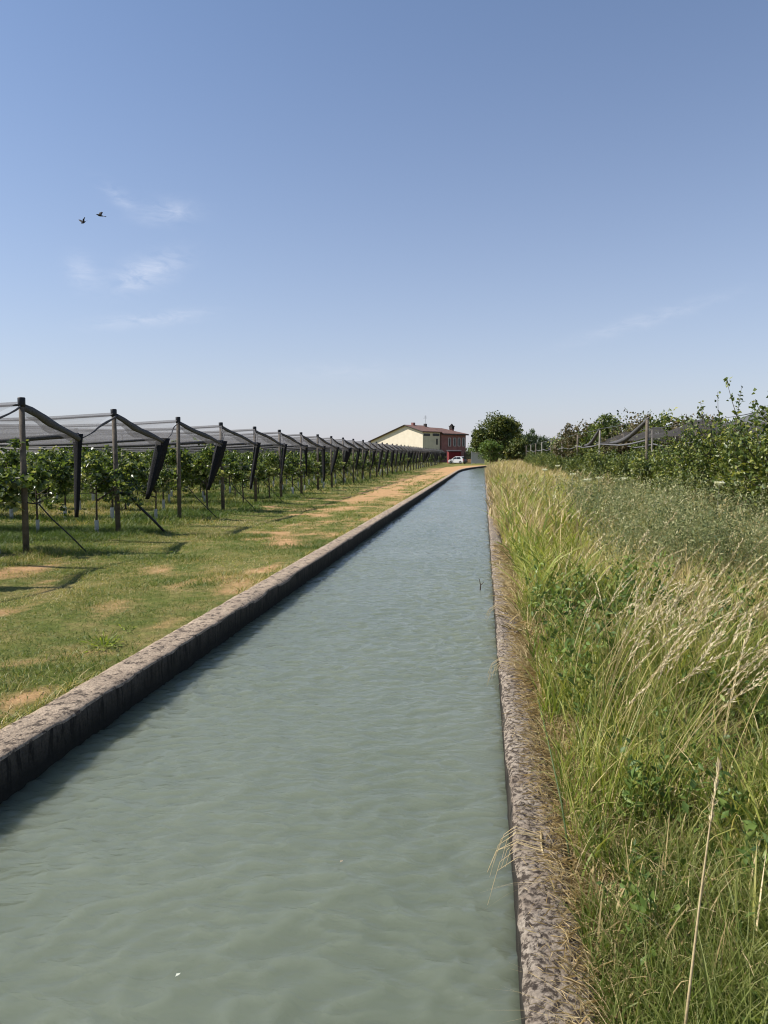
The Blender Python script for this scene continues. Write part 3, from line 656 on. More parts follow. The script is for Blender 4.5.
# ------------------------------------------------------------------ trees
def crown_mesh(name, m, centres, n, lsize, lw=.6, surf=.55, down=0.0, tfun=None):
    """centres: list of (x,y,z,rx,ry,rz,weight); leaves sit in uneven clumps through the volume"""
    a = Acc(); Wt = np.array([c[6] for c in centres]); Wt = Wt / Wt.sum()
    for c, wt in zip(centres, Wt):
        k = max(12, int(n * wt)); nc = max(5, k // 26)
        cd = rdir(nc); cr = rng.uniform(surf, 1.0, nc) ** .6; cc = cd * cr[:, None]
        ci = rng.integers(0, nc, k); sp = rng.uniform(.09, .22, nc)
        P = cc[ci] + np.clip(rng.normal(size=(k, 3)), -1.7, 1.7) * sp[ci][:, None]
        ct = rng.normal(0, .16, nc)[ci]
        P = P * np.array(c[3:6]) + np.array(c[:3])
        D = rdir(k, -.2 - down); 
        ti = np.clip(rng.normal(.45, .22, k) + ct, 0, 1)
        V, Fx, T = leaves(P, D, rdir(k, 1.2), lsize * rng.uniform(.6, 1.3, k), lsize * lw * rng.uniform(.6, 1.3, k), ti); a.add(V, Fx, T)
    return a.mesh(name, m)
def trunk_mesh(name, h, r, limbs, m=None, lean=(0, 0), n=8):
    mb = MB(); k = 6
    pts = [(lean[0] * (i / k) ** 1.5 + random.uniform(-.03, .03) * r * 4, lean[1] * (i / k) ** 1.5 + random.uniform(-.03, .03) * r * 4, -.1 + (h + .1) * i / k) for i in range(k + 1)]
    mb.tube(pts, [r * (1.25 if i == 0 else 1 - .55 * i / k) for i in range(k + 1)], n)
    for (z0, az, ln, up, rr) in limbs:
        f = min(z0 / h, 1); bx, by = lean[0] * f ** 1.5, lean[1] * f ** 1.5; q = []
        for i in range(5):
            t = i / 4; q.append((bx + math.cos(az) * ln * t, by + math.sin(az) * ln * t, z0 + up * t ** 1.2))
        mb.tube(q, [rr * (1 - .7 * i / 4) for i in range(5)], 6)
    return mb.mesh(name, m or M['bark'], True)

# young fruit trees under the left netting ------------------------------------------------
TR = []
for v in range(6):
    cs = []
    for i in range(7):
        cs.append((rng.uniform(-.8, .8), rng.uniform(-.25, .25), rng.uniform(.8, 1.68), rng.uniform(.28, .48), rng.uniform(.22, .4), rng.uniform(.2, .38), 1))
    for i in range(2): cs.append((rng.uniform(-.6, .6), rng.uniform(-.15, .15), rng.uniform(1.75, 2.0), .14, .14, rng.uniform(.14, .26), .18))
    cm = crown_mesh('crown', M['leaf'], cs, 1250, .115, .78, .25)
    limbs = [(random.uniform(.6, 1.2), random.choice((0, math.pi)) + random.uniform(-.4, .4), random.uniform(.4, .8), random.uniform(.2, .6), .014) for _ in range(5)]
    tm = trunk_mesh('trunk', 1.55, .03, limbs, None, (random.uniform(-.08, .08), random.uniform(-.08, .08)))
    TR.append((tm, cm))
gm = MB(); gm.tube([(0, 0, 0), (0, 0, .34)], .045, 10, False); guard_me = gm.mesh('trunk_guard', M['guard'], True)
tree0 = empty('fruit_tree'); link('trunk', TR[0][0], tree0); link('crown', TR[0][1], tree0); link('trunk_guard', guard_me, tree0)
tag(tree0, 'x', 'fruit tree', 'young fruit trees under the left netting')
first = [True]; rest = Acc(); count = 0
def ordw(i): return ORD1[i] if i < len(ORD1) else str(i) + 'th'
NROWS = 41
for k in range(-2, NROWS):
    y = ROW0 + ROWS * k; d0 = -SY * ROWX + CY * y
    ntree = 8 if k < 0 else (4 if k < 2 else (9 if k < 12 else (6 if k < 20 else 3)))
    xv = -.62 * d0 - 3
    ninst = 0
    for j in range(60):
        x = ROWX - .55 - 1.45 * j + rng.uniform(-.15, .15)
        if x < max(xv, -46) and j >= ntree: break
        yy = y + rng.uniform(-.08, .08); z = float(gz(x, yy)) if x > -58 else 0
        if k < 0 and j > 3: break
        if rng.random() < .10 and j > 0: continue
        if j < ntree:
            t = tree0 if first[0] else copy_obj(tree0)
            v = TR[(k * 3 + j * 5 + j // 3) % 6]
            if first[0]: kids = list(tree0.children)
            else: kids = [copy_obj(c, t) for c in list(tree0.children) if not c.name.startswith('trunk_guard') or rng.random() < .75]
            for c in kids:
                nmb = c.name.split('.')[0]
                if nmb == 'trunk': c.data = v[0]
                elif nmb == 'crown': c.data = v[1]
            first[0] = False; count += 1
            t.location = (x, yy, z); s = rng.uniform(.86, 1.1); t.scale = (s * rng.uniform(.85, 1.25), s * 1.1, s); t.rotation_euler = (0, 0, (math.pi if rng.random() < .5 else 0) + rng.uniform(-.2, .2))
            if k >= 16: t['label'] = 'small distant fruit tree at the edge of the far netting before the farmhouse'
            elif k < 0: t['label'] = 'young fruit tree in a netted row left of the picture'
            else:
                t['label'] = 'leafy young fruit tree, %s from the track in the %s netted row' % (ordw(j + 1), ordw(k + 1))
        else:
            n = 90; cx = rng.uniform(-.75, .75, n); P = np.stack([x + cx, yy + rng.normal(0, .26, n), z + rng.uniform(.7, 1.95, n)], -1)
            V, Fx, T = leaves(P, rdir(n, -.3), rdir(n, 1), rng.uniform(.14, .26, n), rng.uniform(.10, .20, n), np.clip(rng.normal(.42, .22, n), 0, 1)); rest.add(V, Fx, T)
            V, Fx, T = leaves(np.array([[x, yy, z]]), np.array([[0, 0, 1.]]), np.array([[0, 1., 0]]), np.array([1.4]), np.array([.06]), np.array([0.])); rest.add(V, Fx, T)
o = link('orchard_foliage', rest.mesh('orchard_foliage', M['leaf'])); tag(o, 'mass of leaves deep under the left netting behind the front trees', 'foliage', kind='stuff')

# ------------------------------------------------------------------ trellis rows and hail nets on the left
NX0, PS = ROWX, 7.0
pm = MB().tube([(0, 0, -.3), (.0, 0, 1.5), (0, 0, 2.72)], [.058, .054, .050], 10).mesh('end_post', M['post'], True)
im = MB().tube([(0, 0, -.3), (0, 0, 2.70)], [.048, .044], 8).mesh('post', M['post_grey'], True)
cm_ = MB().tube([(0, 0, 0), (0, 0, .03), (0, 0, .15), (0, 0, .165)], [.060, .066, .068, .058], 10).mesh('post_cap', M['cap'], True)
XEND = -64.0
wire_me = {}
for hz in (.92, 1.38, 2.0):
    pts = [(0, 0, 0)]
    for i in range(8):
        pts += [(-PS * (i + .5), 0, -.03), (-PS * (i + 1), 0, 0)]
    wire_me[hz] = MB().tube(pts, .006, 4).mesh('wire', M['wire'])
def wrinkle_flap():
    mb = MB(); n = 9; L_ = rng.uniform(1.35, 1.7); w0 = rng.uniform(.10, .175); pts = []; rad = []
    lx, ly = rng.uniform(-.34, -.12), rng.uniform(-.12, .06)
    for i in range(n):
        t = i / (n - 1); pts.append((lx * t ** 1.1, ly * t, -L_ * t)); rad.append(w0 * (1 - .70 * t ** .9) * (1 + .12 * math.sin(5 * t + w0 * 70)))
    vs, fs = [], []; N_ = 14
    for i, (p, r_) in enumerate(zip(pts, rad)):
        for q in range(N_):
            an = 2 * math.pi * q / N_; rr = r_ * (1 + .22 * math.sin(an * 5 + i * .35))
            vs.append((p[0] + rr * math.cos(an) * .95, p[1] + rr * math.sin(an) * .45, p[2]))
    for i in range(n - 1):
        for q in range(N_): fs.append((i * N_ + q, i * N_ + (q + 1) % N_, (i + 1) * N_ + (q + 1) % N_, (i + 1) * N_ + q))
    fs.append(tuple(range(N_))); fs.append(tuple((n - 1) * N_ + q for q in range(N_))[::-1])
    return mb.add(vs, fs).mesh('net_flap', M['flap'], True)
FL = [wrinkle_flap() for _ in range(6)]
ZR, ZV = 2.76, 2.20
def outx(k): return {-2: .3, -1: .1, 0: .10, 1: .38}.get(k, .66)      # how far the gathered net corner is pulled out towards the canal
def net_mesh(k):
    rr = np.random.default_rng(100 + k)
    nxs = np.arange(0, -(XEND - NX0) + .1, PS / 4); ts = np.linspace(-1, 1, 9); V = []
    j1, j2 = rr.normal(0, .05, len(nxs)), rr.normal(0, .05, len(nxs))
    for i, xx in enumerate(nxs):
        ph = (xx / PS) % 1.0; sag = .12 * math.sin(math.pi * ph)
        for t in ts:
            h = ZR - sag * (1 - abs(t)) - (ZR - ZV) * abs(t) - .02 * math.sin(math.pi * abs(t)) - .16 * abs(t) * math.sin(math.pi * ph)
            if 0 < i: h += (j1[i] if t < 0 else j2[i]) * abs(t)
            V.append((-xx + (outx(k) * max(0, t) + outx(k - 1) * max(0, -t) if i == 0 else 0), t * (ROWS / 2 - .012), h))
    m = len(ts); idx = np.arange(len(V)).reshape(len(nxs), m)
    Fq = np.stack([idx[:-1, :-1], idx[:-1, 1:], idx[1:, 1:], idx[1:, :-1]], -1).reshape(-1, 4)
    return np_mesh('net', np.array(V), [Fq], M['net'], smooth=True)
for k in range(-2, NROWS):
    y = ROW0 + ROWS * k
    e = empty('trellis_row', (NX0, y, 0))
    if k < 0: lb = 'netted trellis row standing left of the picture, near the viewer'
    elif k < 14: lb = 'post and net trellis row with black hanging flap, %s from the left edge' % ordw(k + 1)
    else: lb = 'distant netted trellis row, one of the tightly packed ones towards the farmhouse'
    tag(e, lb, 'trellis', 'netted trellis rows of the left orchard')
    lean = rng.normal(0, .012, 2)
    p = link('end_post', pm, e, (0, 0, float(gz(NX0, y)) * 0)); p.rotation_euler = (lean[0], lean[1], rng.uniform(0, 6))
    link('post_cap', cm_, p, (0, 0, 2.67))
    npst = 8 if k < 14 else 4
    for i in range(1, npst):
        q = link('post', im, e, (-PS * i, rng.normal(0, .04), 0)); q.rotation_euler = (rng.normal(0, .012), rng.normal(0, .012), 0)
        if k < 14 and i < 4: link('post_cap', cm_, q, (0, 0, 2.64))
    for hz, me in wire_me.items(): link('wire', me, e, (0, .05, hz))
    link('net', net_mesh(k), e)
    # rolled hems of the net's open gable end
    for sgn in (1, -1):
        pts = []; vr, vs_ = rng.uniform(.6, 1.2), rng.uniform(-.02, .04)
        for i in range(9):
            t = i / 8; pts.append((.02 + .03 * math.sin(t * 9 + k) + t * (outx(k) if sgn > 0 else outx(k - 1)), sgn * t * (ROWS / 2 - .03), ZR - .08 - (ZR - ZV) * t - vs_ * math.sin(math.pi * t)))
        MB().tube(pts, [vr * (.030 if sgn > 0 else .008) + vr * (.018 if sgn > 0 else .006) * math.sin(math.pi * min(1, i / 8 + .12)) + rng.uniform(0, .012) * vr for i in range(9)], 7, True, 1.25).build('net_hem', M['hem'], e, True)
    # loose net hanging below the gable edge
    vv = []; n_ = 11; dr = rng.uniform(.16, .30)
    for i in range(n_):
        t = i / (n_ - 1); xx = .03 + t * outx(k) + .03 * math.sin(t * 11 + k); yy = t * (ROWS / 2 - .03); zz = ZR - .07 - (ZR - ZV) * t
        dd = dr * (.35 + .65 * math.sin(math.pi * min(1, .15 + t * .8))) * (1 + .15 * math.sin(t * 17 + k * 2))
        vv += [(xx, yy, zz), (xx - .03 + .02 * math.sin(t * 23), yy, zz - dd * .5), (xx - .05, yy, zz - dd)]
    ii = np.arange(n_ * 3).reshape(n_, 3); fq = np.stack([ii[:-1, :-1], ii[:-1, 1:], ii[1:, 1:], ii[1:, :-1]], -1).reshape(-1, 4)
    link('net_valance', np_mesh('net_valance', np.array(vv), [fq], M['net_fold'], smooth=True), e)
    # net gathered along the valley, and doubled along the ridge
    for (oy, zz, r_, nm) in ((ROWS / 2, ZV, .042, 'valley_roll'), (0, ZR - .06, .02, 'ridge_roll')):
        pts = []; rad = []
        for i in range(0, 33):
            xx = -(XEND - NX0) * i / 32; ph = (xx / PS) % 1.0
            pts.append((-xx + (outx(k) if oy and i == 0 else 0), oy + rng.normal(0, .02), zz - (.16 if oy else .12) * math.sin(math.pi * ph))); rad.append(r_ * rng.uniform(.7, 1.35))
        MB().tube(pts, rad, 6).build(nm, M['hem'], e, True)
    f = link('net_flap', FL[(k * 5) % 6], e, (outx(k) - .02, ROWS / 2, ZV + .02)); f.rotation_euler = (rng.normal(0, .03), rng.normal(0, .06), rng.uniform(-.6, .6)); f.scale = (rng.uniform(.85, 1.3), rng.uniform(.8, 1.2), rng.uniform(.85, 1.12))
    # irrigation hose running down to the end anchor
    g0 = float(gz(NX0 + 1.0, y + .35))
    MB().tube([(0.06, 0, .93), (.25, .06, .90), (.45, .14, .62), (.75, .26, .28), (1.0, .35, g0 - .02)], .013 if k != 1 else .03, 6).build('anchor_hose', M['hose'], e, True)

# ------------------------------------------------------------------ right orchard
def shoot_tree(seed, h, spread, nsh, per, lsz, extra=()):
    r2 = np.random.default_rng(seed); mb = MB(); a = Acc()
    mb.tube([(0, 0, -.15), (.03, .02, h * .3), (.0, .04, h * .62)], [.055, .045, .025], 8)
    for s in range(nsh):
        az = r2.uniform(0, 6.28); z0 = r2.uniform(.12, .6) * h; ln = spread * r2.uniform(.5, 1.1); top = z0 + r2.uniform(.12, .42) * h
        ex = 1.0
        if s < len(extra): az, ln, top, z0 = extra[s]; ex = .45
        pts = [np.array([math.cos(az) * ln * t ** .8, math.sin(az) * ln * t ** .8, z0 + (top - z0) * t ** 1.3]) for t in np.linspace(0, 1, 6)]
        pts[1:] = [p + r2.normal(0, .03, 3) for p in pts[1:]]
        mb.tube([tuple(p) for p in pts], [.016 * (1 - .75 * i / 5) for i in range(6)], 5)
        n = int(per * ex); t = r2.random(n) ** .75 * 5 if ex == 1 else (.3 + .7 * r2.random(n)) * 5; i0 = np.clip(t.astype(int), 0, 4); fr = (t - i0)[:, None]; A_ = np.array(pts)
        P = A_[i0] * (1 - fr) + A_[i0 + 1] * fr + r2.normal(0, .075 if ex == 1 else .035, (n, 3))
        sh = r2.normal(0, .14)
        V, Fx, T = leaves(P, rdir(n, .1), rdir(n, 1), lsz * r2.uniform(.6, 1.25, n), lsz * .62 * r2.uniform(.7, 1.2, n), np.clip(r2.normal(.48, .24, n) + sh, 0, 1)); a.add(V, Fx, T)
    return mb.mesh('trunk', M['bark'], True), a.mesh('crown', M['leaf_apple'])
ST = [shoot_tree(1, 2.75, 1.1, 52, 85, .135), shoot_tree(2, 2.85, 1.15, 54, 85, .135), shoot_tree(3, 2.65, 1.05, 50, 85, .14), shoot_tree(4, 2.8, 1.1, 54, 80, .135)]
STN = [shoot_tree(11, 3.1, 1.2, 84, 95, .105, ((1.9, .35, 3.55, 1.7), (2.6, .7, 3.4, 1.6), (3.4, .9, 3.1, 1.5), (.4, .5, 3.7, 1.8))),
       shoot_tree(12, 2.95, 1.15, 76, 95, .105, ((3.0, .55, 3.35, 1.6), (1.2, .3, 3.05, 1.7))),
       shoot_tree(13, 2.9, 1.15, 76, 95, .105, ((2.9, .8, 3.45, 1.6), (.8, .2, 3.15, 1.7), (2.2, .3, 2.95, 1.6)))]
rows = [(5.6, 11.6, 2.05, 34, 'front')]
spots = []
for j in range(38):
    y = 11.4 + 2.0 * j + rng.uniform(-.2, .2)
    spots.append((5.55 + rng.uniform(-.15, .15), y, STN[j % 3] if j < 6 else ST[j % 4], (.98, .99, .95, .90, .84, .78)[j] if j < 6 else rng.uniform(.62, .78), j))
rt0 = empty('orchard_tree'); link('trunk', STN[0][0], rt0); link('crown', STN[0][1], rt0); tag(rt0, 'x', 'fruit tree', 'fruit trees in the right orchard')
for i, (x, y, v, s, j) in enumerate(spots):
    if i == 0: t = rt0
    else:
        t = copy_obj(rt0)
        for c in list(rt0.children): cc = copy_obj(c, t); cc.data = v[0] if c.name.startswith('trunk') else v[1]
    t.location = (x, y, float(gz(x, y)) - .02); t.scale = (s, s, s); t.rotation_euler = (0, 0, rng.uniform(-.3, .3) + (0 if j < 6 else rng.uniform(0, 6)))
    if j == 0: t['label'] = 'tall bushy fruit tree cut by the right edge, nearest of its row'
    elif j < 14: t['label'] = 'bushy fruit tree of the right row along the weeds, %s from the right edge' % ordw(j + 1)
    else: t['label'] = 'small dark fruit tree in the far hedge-like stretch of the right row'
# second and third rows, under the nets
for i in range(44):
    r_ = i // 22; j = i % 22; x = (8.9, 12.6)[r_] + rng.uniform(-.2, .2); y = 24 + 2.4 * j + rng.uniform(-.3, .3)
    t = copy_obj(rt0); v = ST[(i * 3) % 4]
    for c in list(rt0.children): cc = copy_obj(c, t); cc.data = v[0] if c.name.startswith('trunk') else v[1]
    t.location = (x, y, 0); s = rng.uniform(.75, .9); t.scale = (s, s, s); t.rotation_euler = (0, 0, rng.uniform(0, 6))
    t['label'] = 'leafy fruit tree under dark netting behind the right front row, %s row back' % ('second' if r_ == 0 else 'third')

def right_row(X, ys_, h, label, seed, netted=True, lw=1.7):
    rr = np.random.default_rng(seed); e = empty('net_trellis', (X, ys_[0], 0)); tag(e, label, 'trellis', 'netted trellis rows of the right orchard')
    for i, y in enumerate(ys_):
        q = link('post', im if i % 2 else pm, e, (rr.normal(0, .03), y - ys_[0], 0)); q.scale = (1.1, 1.1, h / 2.83); q.rotation_euler = (rr.normal(0, .015), rr.normal(0, .015), 0)
    L_ = ys_[-1] - ys_[0]
    def cable(dx, z, sag, r_, m, nm):
        pts = [(dx, 0, z)]
        for a, b in zip(ys_[:-1], ys_[1:]):
            for t in (.25, .5, .75, 1.0):
                pts.append((dx + rr.normal(0, .04) * (t < 1), a - ys_[0] + (b - a) * t, z - sag * 4 * t * (1 - t) * rr.uniform(.7, 1.3)))
        MB().tube(pts, [r_ * rr.uniform(.6, 1.4) for _ in pts], 6).build(nm, m, e, True)
    cable(0, h - .06, .06, .012, M['wire'], 'wire'); cable(.03, 2.35, .12, .035, M['hem_light'], 'bunched_net'); cable(0, 1.4, .02, .007, M['wire'], 'wire')
    if netted:
        us = np.linspace(-1, 1, 9); yy = np.arange(0, L_ + .01, 1.4); V = []
        for q in yy:
            ph = ((q) / (ys_[1] - ys_[0])) % 1.0
            for u in us:
                z = h - .02 - .65 * abs(u) ** .9 - .25 * math.sin(math.pi * ph) * (1 - .4 * abs(u)) + .20 * (float(fbm(q * .6 + seed, u * 1.5 + 7, 3)) - .5) * 2
                V.append((u * lw, q, z))
        idx = np.arange(len(V)).reshape(len(yy), len(us)); Fq = np.stack([idx[:-1, :-1], idx[:-1, 1:], idx[1:, 1:], idx[1:, :-1]], -1).reshape(-1, 4)
        link('net', np_mesh('net', np.array(V), [Fq], M['net_dark'], smooth=True), e)
    for sg in (-1, 1):
        if netted: MB().tube([(0, 0, h - .04), (sg * lw * .5, .02, h - .38), (sg * lw, .0, h - .70)], [.04, .05, .05], 6).build('net_hem', M['hem'], e, True)
    return e
e1 = right_row(5.9, [26.9, 37.9, 46.5, 55.3, 64, 73, 82, 91, 100], 3.2, 'front trellis of grey posts and bunched net rising above the right hedge of trees', 5, netted=False)
ya = 21.3; sl = MB()
for (a, b) in (((0, 0.1, 3.1), (.5, 10.7, 2.4)), ((.0, 11.0, 3.1), (.45, 19.6, 2.4))):
    mid = [tuple(a[i] + (b[i] - a[i]) * t - (.25 * math.sin(math.pi * t) if i == 2 else 0) for i in range(3)) for t in np.linspace(0, 1, 9)]
    sl.tube(mid, [.05, .08, .10, .09, .11, .10, .09, .07, .05], 7)
sl.build('net_drape', M['hem'], e1, True)
right_row(8.6, [16.0 + 7.4 * i for i in range(10)], 3.25, 'second netted trellis on the right, its dark gable peak showing above the trees', 6)
right_row(12.3, [20.0 + 7.8 * i for i in range(10)], 3.45, 'third netted trellis on the right, farthest back under sagging dark net', 8)
right_row(16.0, [24.0 + 7.8 * i for i in range(9)], 3.7, 'last netted trellis on the right, beside the brownish overgrown trees', 9)

# background trees -----------------------------------------------------------------------
def tree(name, px, d, h, cr, label, mat, n, ls, th=None, tr=.3, cat='tree', group=None, low=.25, loc=None, wide=1.0, rz=None):
    x, y = loc or W(px, d); e = empty(name, (x, y, 0)); tag(e, label, cat, group)
    z0 = low * h; cz = (h + z0) / 2; hh = (h - z0) / 2
    th = th or cz
    limbs = [(th * random.uniform(.5, .95), random.uniform(0, 6.28), cr * random.uniform(.4, .8), hh * random.uniform(.2, .9), tr * .45) for _ in range(7)]
    link('trunk', trunk_mesh('trunk', th, tr, limbs), e)
    cs = [(0, 0, cz, cr * .72, cr * .72, hh * .86, 2.2)]
    for i in range(11):
        a = i * 2.4 + random.random(); q = random.uniform(.35, .72); zz = random.uniform(-.62, .72); k = math.sqrt(max(.1, 1 - zz * zz))
        cs.append((math.cos(a) * cr * q * k * wide, math.sin(a) * cr * q * k, cz + hh * zz * .8, cr * random.uniform(.28, .46), cr * random.uniform(.28, .46), hh * random.uniform(.2, .36), .8))
    link('crown', crown_mesh('crown', M[mat], cs, n, ls), e)
    return e
tree('broad_tree', 496, 136, 10.0, 5.0, 'large dark round-crowned tree at the far end of the canal', 'leaf_tree', 17000, .46, tr=.35, low=.03)
tree('round_bush', 490, 124, 4.6, 2.5, 'lighter green rounded bush in front of the large dark tree', 'leaf_bush', 5000, .30, tr=.12, cat='bush', low=.02)
tree('small_tree', 475.5, 147, 5.2, 2.0, 'small yellow-green tree tucked left of the large dark tree', 'leaf_bush', 1800, .3, tr=.12, low=.05)
for px, d, h, cr, lb in ((517, 128, 5.0, 2.6, 'dark shrub at the right foot of the large dark tree'), (527, 175, 8.6, 4.2, 'mid green tree just right of the large dark tree'), (540, 190, 7.2, 3.8, 'low far tree left of the right orchard posts'),
                         (552, 210, 7.0, 4.2, 'pale far tree partly behind the right orchard posts'), (509, 150, 9.0, 3.6, 'dark tree crown behind the right side of the large tree')):
    tree('far_tree', px, d, h, cr, lb, 'leaf_tree' if d < 160 else 'leaf_far', 4200, .45, tr=.2, low=.05, group='trees beyond the canal end')
tree('small_tree', 611, 52, 4.85, .75, 'small round tree standing out alone above the brownish right orchard', 'leaf_dark', 900, .16, tr=.07, low=.55)
tree('small_tree', 572, 66, 3.9, .8, 'tiny rounded treetop left of the brownish overgrown trees', 'leaf_dark', 800, .18, tr=.07, low=.5)
for i, (px, d, h, cr, lb) in enumerate(((583, 50, 4.3, 2.1, 'leftmost of the brownish overgrown trees behind the right nets'), (606, 47, 4.75, 2.2, 'brownish overgrown tree under the small round treetop'), (632, 44, 4.7, 2.0, 'brownish overgrown tree behind the tallest right post'), (661, 41, 4.5, 2.0, 'brownish overgrown tree right of the tallest right post'), (690, 39, 4.2, 1.9, 'rightmost brownish overgrown tree, behind the dark net'), (568, 58, 4.0, 1.8, 'low brownish overgrown tree at the far left of its cluster'))):
    tree('overgrown_tree', px, d, h, cr, lb, 'leaf_brown' if i % 2 == 0 else 'leaf_apple', 5200, .2, tr=.09, group='overgrown trees of the right orchard', low=.12)
# far belt on the horizon
acc = Acc()
n = 16000; an = rng.uniform(-.95, .75, n); dd = rng.uniform(300, 340, n); x = np.sin(an) * dd; y = np.cos(an) * dd
hm = 3.0 + 4.5 * fbm(an * 14 + 5, np.zeros(n), 4) ** 1.5
P = np.stack([x, y, rng.random(n) * hm], -1); V, Fx, T = leaves(P, rdir(n), rdir(n, .5), rng.uniform(.8, 1.6, n), rng.uniform(.7, 1.4, n)); acc.add(V, Fx, T)
o = link('far_treeline', acc.mesh('far_treeline', M['leaf_far'])); tag(o, 'low far line of trees along the horizon', 'trees', kind='stuff')

# ------------------------------------------------------------------ farmhouse
def house():
    c0 = Vector((*W(422.5, 168), 0)); th = R(54)
    ex = Vector((math.cos(th), math.sin(th), 0)); gx = Vector((-math.sin(th), math.cos(th), 0))     # ex: long side, gx: along the gable
    e = empty('farmhouse', tuple(c0), th); tag(e, 'cream and red farmhouse with brown tiled roof beyond the orchard', 'house')
    def at(px, v, o=0.0):       # how far along vector v from c0 the picture column px lies
        dx, dy = (px - 384) / F, 1
        dirx, diry = W(px, 1.0); cx, cy = c0.x + o * gx.x, c0.y + o * gx.y
        det = v.x * (-diry) + v.y * dirx
        return ((cx) * diry - (cy) * dirx) / (v.x * (-diry) + v.y * dirx)
    ga = at(405.6, gx); gl = at(371.0, gx); y1 = at(439.5, ex); y2 = at(464.6, ex)
    def hz(py, P): d = -SY * P.x + CY * P.y; return CAMZ + (455 - py) * d / F
    E1 = hz(432, c0); AP = hz(426, c0 + gx * ga); EL = hz(441.5, c0 + gx * gl)
    # local coordinates: x along ex, y along gx
    MB().prism([(0, 0, 0), (0, gl, 0), (0, gl, EL), (0, ga, AP), (0, 0, E1)], (y1, 0, 0)).build('wall', M['cream'], e)
    MB().box((y1 / 2, -.04, E1 / 2), (y1 - .02, .06, E1 - .3)).build('wall', M['cream2'], e)
    P2 = c0 + ex * y1; E2 = hz(434.5, P2); P3 = c0 + ex * y2; RP = hz(428.6, c0 + ex * (y1 + 2) + gx * 4)
    dpt = min(gl, 9.0)
    MB().box(((y1 + y2) / 2 + .05, dpt / 2 - .25, E2 / 2), (y2 - y1 - .1, dpt, E2)).build('wall', M['redwall'], e)['label'] = 'brick red wing wall'
    t = .22; ov = .5
    rf = MB()
    def slab(q): rf.prism([Vector(p) for p in q], (0, 0, t))
    slab([(-ov, -ov, E1 - .1), (y1 + .3, -ov, E1 - .1), (y1 + .3, ga, AP), (-ov, ga, AP)]); slab([(-ov, ga, AP), (y1 + .3, ga, AP), (y1 + .3, gl + ov, EL - .25), (-ov, gl + ov, EL - .25)])
    ro = rf.build('roof', M['tile'], e)
    MB().tube([(-ov - .03, -ov, E1 - .02), (-ov - .03, ga, AP + .1), (-ov - .03, gl + ov, EL - .15)], .14, 4).build('verge', M['edge'], ro)
    r2 = MB(); ym = dpt / 2 - .25; a0, b0, a1, b1 = y1 + .32, -ov - .25, y2 + ov, dpt - .25 + ov
    q1, q2 = (a0, ym, RP), (max(a0 + .5, a1 - 4.4), ym, RP - .1)
    for q in ([(a0, b0, E2), (a1, b0, E2), q2, q1], [(a1, b0, E2), (a1, b1, E2), q2], [(a1, b1, E2), (a0, b1, E2), q1, q2]): r2.prism(q, (0, 0, t))
    ro2 = r2.build('roof', M['tile'], e)
    MB().box(((a0 + a1) / 2, b0 - .03, E2 + .02), (a1 - a0, .16, .26)).build('gutter', M['edge'], ro2)
    # openings
    def window(x0, x1, z0, z1, y=-.30, fr=M['shutter'], pane=M['dark']):
        w_ = MB(); w_.box(((x0 + x1) / 2, y, (z0 + z1) / 2), (x1 - x0 + .3, .08, z1 - z0 + .3)); f_ = w_.build('window', fr, e)
        MB().box(((x0 + x1) / 2, y - .045, (z0 + z1) / 2), ((x1 - x0) * .62, .04, z1 - z0)).build('pane', pane, f_)
    for px in (448.3, 453.4, 457.7, 462.3):
        xx = at(px, ex); P = c0 + ex * xx; window(xx - .4, xx + .4, hz(446, P), hz(438.6, P))
    for pa, pb in ((423.2, 429.4), (432.2, 438.6)):
        a, b = at(pa, ex), at(pb, ex); P = c0 + ex * a; MB().box(((a + b) / 2, -.10, hz(435, P)), (b - a, .09, .55)).build('window', M['dark'], e)
    a = at(436.4, ex); P = c0 + ex * a; MB().box((a, -.10, (hz(439, P) + hz(445, P)) / 2), (.5, .09, 1.4)).build('window', M['dark'], e)
    MB().tube([(y1 + .0, -.42, 0), (y1 + .0, -.42, E2)], .07, 6).build('downpipe', M['edge'], e)
    # chimneys and aerial
    def on_roof(px, x0): return at(px, ex, x0)
    cx = at(451.3, ex, 3.0); pz = RP - 1.75
    ch = MB(); ch.box((cx, 3.0, pz + .7), (.8, .8, 1.8)); c_ = ch.build('chimney', M['redwall'], ro2)
    MB().box((cx - .38, 3.0, pz + 1.95), (.2, .9, .7)).box((cx + .38, 3.0, pz + 1.95), (.2, .9, .7)).box((cx, 3.0, pz + 2.4), (1.15, 1.1, .2)).tube([(cx - .45, 3.0, pz + 2.5), (cx, 3.0, pz + 2.85), (cx + .45, 3.0, pz + 2.5)], .2, 6).build('chimney_cap', M['edge'], c_)
    MB().box((at(413, ex, ga), ga, AP + .35), (.7, .7, .9)).build('chimney', M['redwall'], ro)
    ax = at(425, ex, ga - 1); AM = MB(); AM.tube([(ax, ga - 1, AP - .6), (ax, ga - 1, AP + 2.6)], .035, 5)
    for i in range(4): AM.box((ax, ga - 1, AP + 1.9 + .2 * i), (.03, 1.2 - .15 * i, .03))
    AM.build('aerial', M['wire'], ro); MB().box((ax, ga - 1, AP + .1), (.6, .6, 1.0)).build('chimney', M['edge'], ro)
    return e
house()

